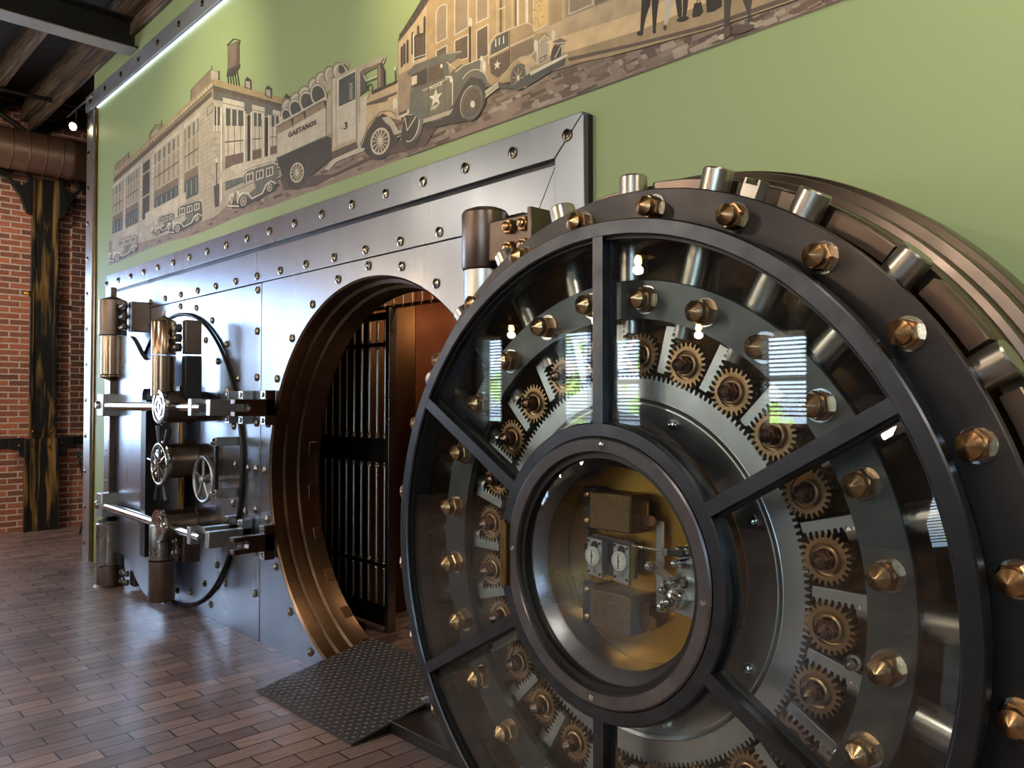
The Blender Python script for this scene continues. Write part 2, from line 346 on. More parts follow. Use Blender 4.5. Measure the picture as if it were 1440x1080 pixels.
# corner trim at the left end of the green wall, and the long steel rail under the roof
t2 = struct(MB().box(-8.34, -8.15, 2.315, 2.345, 0, 4.25).box(-8.34, -8.30, 2.345, 2.62, 0, 4.25).build('trim_2', M['satin'], bevel=.003))
for i in range(13): stud(t2, -8.27, .16+i*.335, 2.315, .9)
struct(MB().box(-8.15, -8.10, 2.33, 2.346, 0, 4.3).build('trim_3', M['brassdark'], bevel=.003))
M['railsteel'] = metal('painted_steel_rail', (150, 152, 156), .45, 0, 6, .1, metallic=.6)
t1 = struct(MB().box(-8.36, XR, 2.305, 2.346, 4.25, 4.40).build('trim_1', M['railsteel'], bevel=.004))
for i in range(22): stud(t1, -8.2+i*.43, 4.325, 2.305, 1.0)
M['led'] = emit('cool_led_strip', (214, 235, 255), 3.0)
led = MB().box(-8.1, 1.5, 2.33, 2.344, 4.2455, 4.249).build('cove_light_strip', M['led']); tag(led, 'thin white light strip along the underside of the steel rail above the mural', 'light strip')

# roof: steel beam, joists, ledger, pipe
b = MB(); b.box(-7.24, -7.04, YF, WY, 4.47, 4.485).box(-7.15, -7.135, YF, WY, 4.485, 4.705).box(-7.24, -7.04, YF, WY, 4.705, 4.72)
o = b.build('steel_beam', [M['blackpaint']]); tag(o, 'dark steel ceiling beam with pale lower flange running out from the green wall', 'beam')
M['flange'] = plain('greyed_flange', (150, 142, 134), .5)
f = MB().box(-7.235, -7.045, YF, WY-.01, 4.462, 4.47).build('lower_flange', M['flange'], o)
jy = [2.265, 1.835, 1.40, .97, .54, .11, -.32, -.75, -1.18, -1.61, -2.04]
o = MB().box(XL, XR, 2.306, 2.345, 4.6, 4.95).build('wall_ledger', M['joist'], bevel=.005); tag(o, 'long timber ledger board bolted along the top of the green wall', 'board')
names = ['timber joist lying against the green wall', 'first free timber joist out from the green wall', 'second free timber joist out from the green wall', 'third free timber joist out from the green wall', 'fourth free timber joist out from the green wall']
for i, y in enumerate(jy):
    o = MB().box(XL, XR, y-.036, y+.036, 4.722, 4.97).build('ceiling_joist', M['joist'], bevel=.006)
    tag(o, names[i] if i < 5 else '%s free timber joist out from the green wall' % ('fifth', 'sixth', 'seventh', 'eighth', 'ninth', 'tenth')[i-5], 'joist', 'timber roof joists')
o = MB().tube([(-9.55, YF, 4.695), (-9.55, 3.2, 4.695)], .022, 10).build('iron_pipe', M['blackpaint']); tag(o, 'thin dark pipe hung below the ceiling joists beyond the steel beam', 'pipe')
# trusses of the bay beyond
tr = MB()
for y in (1.5,):
    tr.cyl((-10.45, 2.3, 4.55), (-10.45, 1.6, 4.95), .03, 8).cyl((-10.45, 1.6, 4.55), (-10.45, 2.3, 4.95), .03, 8).cyl((-10.45, 2.95, 4.95), (-10.45, 2.3, 4.55), .03, 8)
o = tr.build('roof_brace', M['blackpaint']); tag(o, 'dark crossed bracing under the roof above the brown duct', 'brace')
# duct along the brick wall
d = MB(); pr = []
for i in range(0, 60):
    y = -3+i*.17
d.lathe([(.225, -5.0), (.225, 2.62), (.237, 2.64), (.237, 2.68), (.225, 2.7), (.225, 4.2)], 40, 'y', (XL+.36, 0, 4.29))
o = d.build('air_duct', M['duct']); tag(o, 'fat brown round duct running along the top of the brick wall', 'duct')
sm = MB()
for i in range(34):
    y = -2.9+i*.165; sm.lathe([(.224, y-.008), (.231, y), (.224, y+.008)], 40, 'y', (XL+.36, 0, 4.29))
sm.build('seams', M['duct'], o)
# painted iron column on the brick wall
col = empty('iron_column', (XL+.12, 2.465, 0)); tag(col, 'black and gold painted iron column standing against the brick wall', 'column')
def colpart(name, y0, y1, z0, z1, dx):
    b = MB(); b.box(dx*0, dx, y0, y1, z0, z1)
    b.box(dx, dx+.025, y0, y0+.035, z0, z1).box(dx, dx+.025, y1-.035, y1, z0, z1)
    return b.build(name, M['colpaint'], col, bevel=.003)
colpart('shaft', -.135, .14, 1.06, 4.06, .02); colpart('base_casing', -.18, .17, 0, 1.06, .05)
def bracket(sg):
    y0 = sg*.14
    out = [(y0, 3.62), (y0+sg*.05, 3.64), (y0+sg*.12, 3.82), (y0+sg*.24, 4.0), (y0+sg*.44, 4.06), (y0+sg*.44, 4.2), (y0, 4.2)]
    h = circ(.085, 20, (y0+sg*.12, 4.03))
    if sg < 0: out = out[::-1]
    return MB().prism(out, 0, .06, 'x', holes=[h]).build('bracket', M['blackpaint'], col, bevel=.004)
bracket(1); bracket(-1)
for sg in (1, -1):
    y0 = sg*.17; p = [(y0, 1.07), (y0, .84), (y0+sg*.05, .86), (y0+sg*.07, .93), (y0+sg*.16, .95), (y0+sg*.16, 1.07)]
    if sg < 0: p = p[::-1]
    MB().prism(p, .0, .045, 'x').build('lower_bracket', M['blackpaint'], col, bevel=.003)
for y, z in ((-.23, .98), (.2, 1.0), (-.09, .97), (.06, .97), (-.1, 1.14), (.09, 1.14)):
    b = MB().lathe([(0, .02), (.012, .016), (.02, 0)], 12, 'x', (.07 if abs(y) < .19 else .045, y, z)).build('bolt_head', M['brass'], col)
for sg in (1, -1):
    MB().lathe([(0, .075), (.012, .06), (.02, .03), (.034, .02), (.034, 0)], 12, 'y', (.02, .14, 2.72), T=Matrix.Scale(sg, 4, (0, 1, 0)) if sg < 0 else None).build('finial', M['brass'], col)
o = MB().box(XL+.001, XL+.035, 1.6, 2.29, .95, 1.06).box(XL+.001, XL+.035, 2.72, 4.5, .97, 1.07).build('iron_tie_bar', M['blackpaint'], bevel=.003)
tag(o, 'flat dark iron bar fixed across the brick wall behind the column', 'bar')
struct(MB().box(XL, XL+.02, YF, -1.62, 0, 2.7).build('dark_reflection_panel', M['navy']))  # added panel out of view, keeps the reflection in the door glass dark
M['paleplaster'] = plain('pale_plaster', (190, 184, 176), .9, 3, .05)
struct(MB().box(XL, XL+.02, YF, -1.62, 2.7, ZC).build('pale_reflection_panel', M['paleplaster']))  # added pale panel out of view, brightens what the steel header reflects
# darker toothed brickwork beside the corner
struct(MB().box(XL, XL+.012, 2.79, 4.6, 1.15, 3.95).build('trim_4', M['brickdark']))
# dark dining chair by the brick wall, mostly hidden by the corner
ch = empty('dining_chair', (-9.7, 2.98, 0), R(190)); tag(ch, 'dark metal dining chair standing by the brick wall at the corner of the green wall', 'chair')
for sx in (-1, 1):
    MB().tube([(sx*.2, .19, .46), (sx*.2, .16, .30), (sx*.2, .24, .0)], .014, 8).build('leg', M['blackpaint'], ch)
    MB().tube([(sx*.2, -.19, .44), (sx*.2, -.22, .0)], .014, 8).build('leg', M['blackpaint'], ch)
MB().box(-.21, .21, -.21, .21, .44, .475).build('seat', M['blackpaint'], ch, bevel=.01)
bk = MB(); bk.tube([(-.2, .19, .46), (-.2, .2, .62), (-.2, .27, .9)], .014, 8).tube([(.2, .19, .46), (.2, .2, .62), (.2, .27, .9)], .014, 8)
for z in (.62, .72, .82): bk.box(-.2, .2, .205+(z-.62)*.22, .22+(z-.62)*.22, z, z+.045)
bk.box(-.215, .215, .255, .28, .88, .93)
bk.build('backrest', M['blackpaint'], ch)
# spotlight below the ceiling
sp = empty('ceiling_spotlight', (-8.45, 2.25, 4.14)); tag(sp, 'small bright spotlight hanging under the dark ceiling beside the green wall', 'spotlight')
MB().cyl((0, 0, .16), (0, 0, .05), .008, 8).cyl((.5, 0, .16), (-.3, 0, .16), .009, 8).build('stem', M['blackpaint'], sp)
dr = Vector((.55, -.7, -.45)).normalized()
MB().cyl(-dr*.06, dr*.05, .045, 20, cap=True).build('lamp_head', M['blackpaint'], sp)
MB().cyl(dr*.051, dr*.054, .036, 20).build('bulb', emit('spot_bulb', (255, 226, 180), 25), sp)

# ---------------------------------------------------------------- vault facade
fa = empty('vault_facade', (-4.87, FY, 0)); tag(fa, 'riveted brushed steel vault front with one open round doorway and a stepped liner', 'vault front')
FT = Matrix.Translation((4.87, -FY, 0))      # children carry world coordinates
def fpart(mb, name, mat, bevel=0, angle=32): mb.T = Matrix(); o = mb.build(name, mat, fa, loc=(4.87, -FY, 0), bevel=bevel, angle=angle); return o
OC = (-3.524, 1.062); EC = (-6.013, 1.07)
def arcpts(c, r, a0, a1, n): return [(c[0]+r*math.cos(R(a0+(a1-a0)*i/n)), c[1]+r*math.sin(R(a0+(a1-a0)*i/n))) for i in range(n+1)]
a_lo = math.degrees(math.asin(-OC[1]/1.082)) if OC[1] < 1.082 else -90
dx = math.sqrt(1.082**2-OC[1]**2)
# right hand plate with the doorway cut out (floor closes the circle)
hole = arcpts(OC, 1.082, -90-10.8, -90-360+10.8, 120)   # clockwise round the opening
pl = [(-4.715, 0.0), (hole[0][0], 0)]+hole[1:-1]+[(hole[-1][0], 0), (-2.184, 0), (-2.184, 2.236), (-4.715, 2.236)]
fpart(MB().prism(pl, FY, FY+.019), 'door_surround_plate', M['steel'])
fpart(MB().box(-7.40, -4.725, FY, FY+.019, 0, 2.236), 'emergency_door_plate', M['steel'], .002)
fpart(MB().box(-7.56, -7.41, FY, FY+.019, 0, 2.236), 'edge_plate', M['steel'], .002)
fpart(MB().box(-7.56, -4.799, FY-.002, FY+.019, 2.242, 2.441), 'header_plate', M['steel'], .002); fpart(MB().prism([(-4.794, 2.242), (-2.304, 2.242), (-2.190, 2.441), (-4.794, 2.441)], FY-.002, FY+.019), 'header_plate', M['steel'], .002)
fpart(MB().prism([(-2.301, 2.242), (-2.184, 2.242), (-2.184, 2.441)], FY-.002, FY+.019), 'header_corner', M['steel'])
fpart(MB().box(-7.6, -2.18, FY+.012, FY+.019, 2.43, 2.475), 'groove', M['darksteel'])
fpart(MB().prism([(-7.72, 2.615), (-7.57, 2.464), (-2.187, 2.464), (-2.032, 2.615)], FY-.012, FY+.020), 'top_frame', M['steel'], .003)
fpart(MB().prism([(-2.030, 2.613), (-2.184, 2.462), (-2.184, 0), (-2.030, 0)], FY-.012, FY+.020), 'side_frame', M['steel'], .003)
fpart(MB().prism([(-7.722, 2.613), (-7.568, 2.462), (-7.568, 0), (-7.722, 0)], FY-.012, FY+.020), 'side_frame', M['steel'], .003)
fpart(MB().box(-2.030, -2.012, FY-.008, FY+.020, 0, 2.60), 'side_edge', M['black'])
# stepped liner of the doorway
lp = [(1.083, 0), (1.083, .002), (1.072, .012), (1.072, .085), (1.052, .092), (1.052, .17), (1.034, .178), (1.034, .285), (1.03, .30), (1.12, .30)]
mb = MB(); mb.lathe([(r, FY+h) for r, h in lp], 120, 'y', (OC[0], 0, OC[1]), a0=R(-90+8), a1=R(270-8))
fpart(mb, 'doorway_liner', M['liner'], angle=25)
for k in range(24):
    a = R(7.5+k*15)
    if math.sin(a) < -.97 or math.sin(a) > .3: continue
    T = Matrix.Translation((OC[0], 0, OC[1])) @ Matrix.Rotation(-a, 4, 'Y')
    mb = MB(); mb.box(1.030, 1.035, FY+.24, FY+.30, -.04, .04, T=T); fpart(mb, 'strike_block', M['liner'], .003)
def fst(x, z, s=1, y=FY): stud(fa, x+4.87, z, y-FY, s)
for k in range(19): fst(-7.7+.311*k if k == 0 else -7.69+.3097*k, 2.54, 1, FY-.012)
for k in range(15): fst(-6.94+.3083*k, 2.284, 1, FY-.002)
for k in range(24):
    a = R(k*15); x = OC[0]+1.136*math.cos(a); z = OC[1]+1.136*math.sin(a)
    if z > .05 and x < -2.45: fst(x, z, 1)
for z in (2.196, 1.936, 1.644, 1.356, .811, .545, .288): fst(-4.775, z)
fst(-4.653, 1.067); fst(-4.775, 1.067); fst(-4.885, 1.067, .9)
for k in range(24):
    a = R(k*15+.5); x = EC[0]+1.128*math.cos(a); z = EC[1]+1.128*math.sin(a)
    if z > .05 and -90 < k*15 and x > -7.35 and abs(math.sin(a)) > .2 and x > -6.1: fst(x, z)
for x in (-7.66, -7.26):
    for z in (.54, .785, 1.055, 1.33, 1.6, 1.87): fst(x, z)

# ---------------------------------------------------------------- inside of the vault
struct(MB().box(-5.5, -2.0, WY+.22, WY+.36, 0, 2.6).build('wall_tmp', M['navy'])) if False else None
iv = MB(); iv.prism([(-5.6, 0), (-4.62, 0)]+[p for p in arcpts(OC, 1.10, 195, -15, 60)]+[(-2.4, 0), (-1.9, 0), (-1.9, 2.5), (-5.6, 2.5)], FY+.30, FY+.36)
struct(iv.build('wall_inner', M['bronzepanel']))
struct(MB().box(-5.75, -5.6, FY+.3, 6.2, 0, 2.5).build('trim_5', M['navy']))
struct(MB().box(-2.0, -1.85, FY+.3, 6.2, 0, 2.5).build('trim_6', M['copperwall']))
struct(MB().box(-5.7, -1.9, 6.1, 6.2, 0, 2.5).build('trim_7', M['copperwall']))
struct(MB().box(-5.75, -1.85, FY+.30, 6.2, 2.42, 2.5).build('trim_8', M['bronzepanel']))
ip = MB().box(-4.72, -4.68, 3.10, 3.492, 0, 2.42).build('vault_lining_panel', M['bronzepanel'], bevel=.004); tag(ip, 'tall brown steel lining panel just behind the barred gate', 'wall panel')
ip = MB().box(-4.72, -4.685, 3.5, 6.1, 0, 2.36).build('vault_lining_panel', M['copperwall'], bevel=.004); tag(ip, 'orange copper lining panel deep inside the vault', 'wall panel')
# day gate
g = empty('vault_day_gate', (-4.72, 3.03, 0)); tag(g, 'tall barred steel gate standing just inside the round vault doorway', 'gate')
def gp(mb, name, mat, bev=.002): return mb.build(name, mat, g, bevel=bev)
gp(MB().box(.375, .415, -.03, .03, .0, 2.1), 'post', M['steelwarm']); gp(MB().box(-.5, -.46, -.02, .02, .0, 2.1), 'post', M['darksteel'])
gp(MB().box(-.46, .375, -.012, .012, .03, .16), 'bottom_rail', M['darksteel']); gp(MB().box(-.46, .375, -.015, .015, 1.09, 1.25), 'lock_rail', M['steelwarm'])
gp(MB().box(-.46, .375, -.012, .012, 2.03, 2.08), 'top_rail', M['darksteel'])
gp(MB().box(-.46, .375, -.02, .02, 1.855, 1.88), 'cross_rail', M['darksteel']); gp(MB().box(-.46, .375, -.02, .02, .41, .435), 'cross_rail', M['darksteel'])
bar = MB(); bar.cyl((0, 0, .16), (0, 0, 1.09), .0095, 12).cyl((0, 0, 1.25), (0, 0, 2.03), .0095, 12)
for z in (1.07, 1.27, .44, .405, 1.85, 1.885): bar.lathe([(.008, z-.016), (.015, z-.008), (.011, z), (.015, z+.008), (.008, z+.016)], 12, 'z')
B0 = bar.build('bar', M['satin'], g)
for i in range(9):
    x = .33-i*.093
    if i == 0: B0.location = (x, 0, 0)
    else: dupe(B0, g, (x, 0, 0))
tg = MB(); tg.box(-4.9, -3.2, 3.03, 3.06, 2.1, 2.12)
for i in range(18): tg.tube([(-4.9+i*.1, 3.03, 2.1), (-4.9+i*.1, 3.03, 2.3)], .007, 8)
o = tg.build('transom_grille', M['steelwarm']); tag(o, 'low steel grille above the barred gate inside the vault', 'grille')

# ramp
M['tread'] = None
def m_tread():
    m, nt, out = new_mat('diamond_tread_plate'); N = nt.nodes; L = nt.links
    b = N.new('ShaderNodeBsdfPrincipled'); b.inputs['Metallic'].default_value = .7; b.inputs['Base Color'].default_value = lin((98, 98, 102)); b.inputs['Roughness'].default_value = .42
    L.new(b.outputs[0], out.inputs[0]); return m
M['tread'] = m_tread()
rp = empty('diamond_plate_ramp', (-3.47, 1.92, 0)); tag(rp, 'dark diamond plate steel ramp on the brick floor in front of the vault doorway', 'ramp')
RX0, RX1, RL, RH = -.444, .445, .70, .13
mb = MB(); mb.prism([(0, .003), (RL, RH), (RL, 0), (0, 0)], RX0, RX1, 'x'); mb.build('ramp_body', M['blackpaint'], rp, bevel=.002)
mb = MB(); sl = math.atan2(RH-.003, RL); T = Matrix.Translation((0, 0, .003)) @ Matrix.Rotation(sl, 4, 'X')
LL = math.hypot(RL, RH-.003); mb.box(RX0-.004, RX1+.004, -.004, LL, 0, .006, T=T)
mb.build('tread_sheet', M['tread'], rp)
dm = MB(); k = 0
nx, ny = 34, 28
for i in range(nx):
    for j in range(ny):
        x = RX0+.014+(RX1-RX0-.028)*i/(nx-1); y = .012+(LL-.024)*j/(ny-1)
        if (i+j) % 2: a = R(45)
        else: a = R(-45)
        l_, w_, h_ = .0105, .0036, .0028; ca, sa = math.cos(a), math.sin(a)
        pts = [(-l_, 0, .006), (0, -w_, .006), (l_, 0, .006), (0, w_, .006), (-l_*.45, 0, .006+h_), (l_*.45, 0, .006+h_)]
        dm.add([(x+p[0]*ca-p[1]*sa, y+p[0]*sa+p[1]*ca, p[2]) for p in pts], [(0, 1, 4), (1, 5, 4), (1, 2, 5), (2, 3, 5), (3, 4, 5), (3, 0, 4)], 0, T)
o = dm.build('raised_diamonds', M['tread'], rp); o['kind'] = 'stuff'
th = MB().box(-3.02, -2.45, 2.12, 2.66, 0, .055).build('threshold_plate', M['blackpaint'], bevel=.003); tag(th, 'low dark steel threshold plate behind the right edge of the ramp', 'plate')
# ---------------------------------------------------------------- main vault door, swung back in front of the wall
DC = (-1.37116, 1.61504); DZ = 1.0534
door = empty('round_vault_door', (DC[0], DC[1], 0), -.02909)
tag(door, 'huge round vault door swung wide open, its gears and bolts showing through glass', 'vault door', kind='thing')
CZ = (0, 0, DZ)
def P(r, deg, y): a = R(deg); return (r*math.cos(a), y, DZ+r*math.sin(a))
def dp(mb, name, mats, bevel=0, angle=32, parent=None): return mb.build(name, mats, parent or door, bevel=bevel, angle=angle)
def ring(name, mat, prof, n=160, **k): return dp(MB().lathe(prof, n, 'y', CZ, closed=True), name, mat, **k)
def inst(o, deg, parent=None):
    """a further copy turned round the door axis"""
    c = dupe(o, parent or door); a = R(deg)
    c.matrix_local = Matrix.Translation(CZ) @ Matrix.Rotation(-a, 4, 'Y') @ Matrix.Translation((0, 0, -DZ)) @ o.matrix_local
    return c
# body
M['cavdark'] = metal('shadowed_blued_plate', (46, 46, 50), .4, 0, 5, .2, col2=(30, 30, 34), rv=.08)
M['darkgold'] = metal('shade_darkened_back_plate', (120, 86, 40), .34, 0, 5, .2, col2=(52, 38, 22), rv=.08)  # gold darkened to stand in for the little light inside the door
ring('plug_body', M['plugsteel'], [(.62, .30), (1.0, .30), (1.0, .205), (1.046, .205), (1.049, .212), (1.049, .268), (1.064, .272), (1.066, .276), (1.066, .325), (1.088, .33), (1.090, .334), (1.090, .385), (1.102, .39), (1.104, .395), (1.104, .49), (1.09, .51), (.62, .51)], 200)
ring('flange_plate', M['darksteel'], [(.885, .082), (1.001, .082), (1.004, .085), (1.004, .105), (.885, .105)], 200)
ring('cavity_wall', M['brass'], [(.905, .10), (.985, .10), (.985, .30), (.905, .30)], 160)
# slotted guide blocks between the bolts
gb = MB().lathe([(1.0, .165), (1.040, .165), (1.043, .168), (1.043, .206), (1.0, .206)], 10, 'y', CZ, closed=True, a0=R(3.0), a1=R(12.0))
gb0 = dp(gb, 'guide_block', M['plugsteel'])
for k in range(1, 24): inst(gb0, 15*k)
dp(MB().lathe([(0, .30), (.62, .30), (.95, .30)], 96, 'y', CZ), 'cavity_back', M['brassdark'])
dp(MB().lathe([(0, .172), (.335, .172), (.34, .177), (.34, .30)], 96, 'y', CZ), 'brass_disc', M['brass'])
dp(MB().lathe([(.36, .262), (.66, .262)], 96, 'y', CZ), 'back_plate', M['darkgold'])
# glass frame
fr = MB()
fr.lathe([(.875, .004), (.879, 0), (.913, 0), (.917, .004), (.917, .034), (.875, .034)], 180, 'y', CZ, closed=True)
fr.lathe([(.351, .003), (.354, 0), (.386, 0), (.389, .003), (.389, .03), (.351, .03)], 120, 'y', CZ, closed=True)
for k in range(6):
    T = Matrix.Translation(CZ) @ Matrix.Rotation(-R(30+60*k), 4, 'Y')
    fr.box(.385, .878, .0005, .03, -.0175, .0175, T=T)
dp(fr, 'glass_frame', M['framesteel'])
ring('frame_gasket_and_gap_shade', M['black'], [(.868, .016), (.9, .016), (.9, .082), (.868, .082)])  # gasket, its black also painting the shadow between ring and flange plate
gk = MB()
for k in range(6):
    T = Matrix.Translation(CZ) @ Matrix.Rotation(-R(30+60*k), 4, 'Y'); gk.box(.385, .878, .031, .05, -.024, .024, T=T)
gk.lathe([(.345, .031), (.396, .031), (.396, .05), (.345, .05)], 120, 'y', CZ, closed=True)
dp(gk, 'spoke_gasket', M['black'])
for k in range(6):
    # bevelled sector pane
    def sect(r0, r1, m, n=22):
        c0 = 60*k+30; out = []
        def lim(r): return math.degrees(math.asin(m/r))
        for i in range(n+1): out.append((r1, c0+lim(r1)+(60-2*lim(r1))*i/n))
        for i in range(n+1): out.append((r0, c0+60-lim(r0)-(60-2*lim(r0))*i/n))
        return [(r*math.cos(R(a)), r*math.sin(R(a))) for r, a in out]
    o_ = sect(.390, .876, .0178); i_ = sect(.425, .842, .048); n = len(o_)
    vs = [(x, .022, DZ+z) for x, z in o_]+[(x, .012, DZ+z) for x, z in i_]+[(x, .026, DZ+z) for x, z in o_]
    fs = [(i, (i+1) % n, n+(i+1) % n, n+i) for i in range(n)]+[(i, (i+1) % n, 2*n+(i+1) % n, 2*n+i) for i in range(n)]
    for base, lp_ in ((n, i_), (2*n, o_)):
        tr = tessellate_polygon([[Vector((x, z, 0)) for x, z in lp_]]); fs += [tuple(base+q for q in t) for t in tr]
    mb = MB().add(vs, fs); dp(mb, 'glass_pane', M['glass'], angle=3)
# centre port
ring('port_ring', M['ringworn'], [(.311, .002), (.314, -.004), (.346, -.006), (.351, -.002), (.351, .028), (.311, .028)])
ring('port_gasket', M['black'], [(.295, .012), (.313, .012), (.313, .05), (.303, .05), (.295, .02)])
dp(MB().lathe([(0, .008), (.262, .008), (.302, .02), (.302, .026), (0, .026)], 96, 'y', CZ), 'port_glass', M['glass'], angle=3)
ring('port_collar', M['ringworn'], [(.272, .075), (.30, .05), (.304, .05), (.304, .17), (.268, .17), (.268, .08)])
for y, r in ((.085, .2665), (.12, .2665)): pass
gr = MB()
for q in (0, 1): gr.cyl((-.366+.014*q, -.007+q*-.004, DZ-.093), (-.366+.014*q, -.007+q*-.004, DZ+.088), .0085, 12)
gr.cyl((-.366, -.005, DZ-.1), (-.366, -.005, DZ+.096), .005, 10).box(-.374, -.34, -.004, .01, DZ-.09, DZ+.085)
dp(gr, 'hinge_grip', M['goldpaint'])
for deg in (-3, 177, 87, -93):
    dp(MB().lathe([(0, -.009), (.008, -.008), (.0105, -.004), (.0105, 0)], 16, 'y', P(.331, deg, 0)[:1]+(0,)+P(.331, deg, 0)[2:]), 'ring_screw', M['chrome'])
# inner ring plate
ring('inner_ring_plate', M['innerring'], [(.667, .088), (.767, .088), (.769, .09), (.769, .112), (.667, .112)], angle=25)

# big bronze nuts
def nut(r0, deg, y0, sc=1., cm=None):
    mb = MB(); c = P(r0, deg, 0); cx, cz = c[0], c[2]
    mb.lathe([(0, y0-.003), (.0355*sc, y0-.003), (.0355*sc, y0), (0, y0)], 32, 'y', (cx, 0, cz), mi=1)
    mb.hexnut((cx, cz), .0312*sc, y0-.028*sc, y0-.003, 0, rot=R(deg))
    mb.lathe([(0, y0-.062*sc), (.0008, y0-.0615*sc), (.0243*sc, y0-.047*sc), (.0245*sc, y0-.0468*sc), (.0245*sc, y0-.028*sc)], 28, 'y', (cx, 0, cz), mi=0)
    return mb
n0 = dp(nut(.9525, 7.5, .082, 1.02), 'flange_bolt', [M['bronze'], M['chrome']], angle=25)
for k in range(1, 24): inst(n0, 15*k)
n1 = dp(nut(.7165, 7.5, .088, 1.05), 'ring_nut', [M['bronze'], M['chrome']], angle=25)
for k in range(1, 24): inst(n1, 15*k)
# locking bolts
lb = MB()
lb.cyl(P(.70, 0, .148), P(1.060, 0, .148), .0385, 32).cyl(P(1.060, 0, .148), P(1.064, 0, .148), .0385, 32, r2=.036)
lb.cyl(P(.63, 0, .148), P(.70, 0, .148), .030, 24)
M['pewter'] = metal('brushed_pewter_bolt', (186, 180, 170), .3, 0, 14, .1, col2=(160, 154, 146), rv=.06)
lb0 = dp(lb, 'locking_bolt', M['pewter'], angle=35)
for k in range(1, 24): inst(lb0, 15*k)
# racks
def rack():
    # along x from .505 to .655, teeth on the lower (clockwise) edge
    top = .036; pts = [(.530, top), (.655, top), (.655, .006)]
    n = 8; x = .648
    for i in range(n):
        x1 = .648-i*.0145
        pts += [(x1, .012), (x1-.003, .001), (x1-.0065, .001), (x1-.0095, .012)]
    pts += [(.530, .012)]
    return pts
rk0 = dp(MB(Matrix.Translation(CZ)).prism(rack(), .118, .134), 'rack', M['satin'], bevel=.0008)
for k in range(1, 24): inst(rk0, 15*k)
# pinions at 10 degrees past each bolt
def gear_pts(r0, r1, n, c=(0, 0), ph=0):
    out = []
    for i in range(n):
        for f, r in ((-.29, r0), (-.13, r1), (.13, r1), (.29, r0)):
            a = 2*PI*(i+f)/n+ph; out.append((c[0]+r*math.cos(a), c[1]+r*math.sin(a)))
    return out
PA = -5.0; PC = (.571*math.cos(R(PA)), .571*math.sin(R(PA)))
pg = MB(Matrix.Translation(CZ))
pg.prism(gear_pts(.0475, .0585, 24, PC), .118, .138, holes=[circ(.038, 24, PC)])
pg.lathe([(.0385, .118), (.0385, .126), (.028, .13), (.024, .13)], 32, 'y', (PC[0], 0, PC[1]))
pg.lathe([(.030, .13), (.030, .115), (.027, .113), (.024, .113), (.024, .13)], 32, 'y', (PC[0], 0, PC[1]))
pg0 = dp(pg, 'pinion_gear', M['gear'], angle=30)
sh = MB(Matrix.Translation(CZ)); sh.cyl((PC[0], .24, PC[1]), (PC[0], .11, PC[1]), .019, 20)
sh.hexnut(PC, .0235, .092, .116); sh.lathe([(0, .066), (.0008, .0665), (.0157, .079), (.016, .0793), (.016, .094)], 24, 'y', (PC[0], 0, PC[1]))
sh0 = dp(sh, 'shaft_nut', M['copper'], angle=25, parent=pg0)
for k in range(1, 24): inst(pg0, 15*k)
# ring gear
rg = MB(Matrix.Translation(CZ))
outer = gear_pts(.507, .519, 208)
rg.prism(outer, .130, .152, holes=[circ(.455, 208)])
rg.lathe([(.456, .130), (.4535, .129), (.448, .132), (.442, .133), (.438, .132), (.36, .146), (.352, .150), (.352, .21)], 208, 'y')
dp(rg, 'ring_gear', M['satin'], angle=20)
st = MB(); c = P(.410, 23, 0); st.lathe([(.019, .146), (.019, .142), (.0155, .14)], 24, 'y', (c[0], 0, c[2])); st.hexnut((c[0], c[2]), .0165, .126, .142, rot=.3); st.lathe([(0, .112), (.009, .119), (.0095, .128)], 20, 'y', (c[0], 0, c[2]))
st0 = dp(st, 'gear_stud', M['chrome'], angle=25)
for k in range(1, 8): inst(st0, 46.3*k if k < 4 else 46.3*4+(k-4)*46.3-15)
c = P(.640, -9.5, 0); sn = MB(); sn.lathe([(0, .07), (.0008, .0705), (.012, .08), (.013, .081), (.013, .1), (.017, .1), (.018, .104), (.018, .12)], 24, 'y', (c[0], 0, c[2])); dp(sn, 'index_nut', M['chrome'], angle=25)
T_ = Matrix.Translation(CZ) @ Matrix.Rotation(-R(68.5), 4, 'Y'); fk = MB(); fk.box(.99, 1.035, .125, .165, -.022, .022, T=T_).box(1.035, 1.05, .125, .165, .016, .022, T=T_).box(1.035, 1.05, .125, .165, -.022, -.016, T=T_); dp(fk, 'catch_fork', M['pewter'], bevel=.001)
# a few loose cable lines and a small spare nut
dp(MB().tube([(.02, .06, DZ+.83), (-.02, .065, DZ+.77), (-.055, .07, DZ+.7), (-.06, .075, DZ+.62), (-.055, .1, DZ+.55)], .0035, 8), 'cable', M['black'])
dp(MB().tube([P(.372, a, .2) for a in range(-50, 60, 5)], .005, 8), 'spring_wire', M['darksteel'])

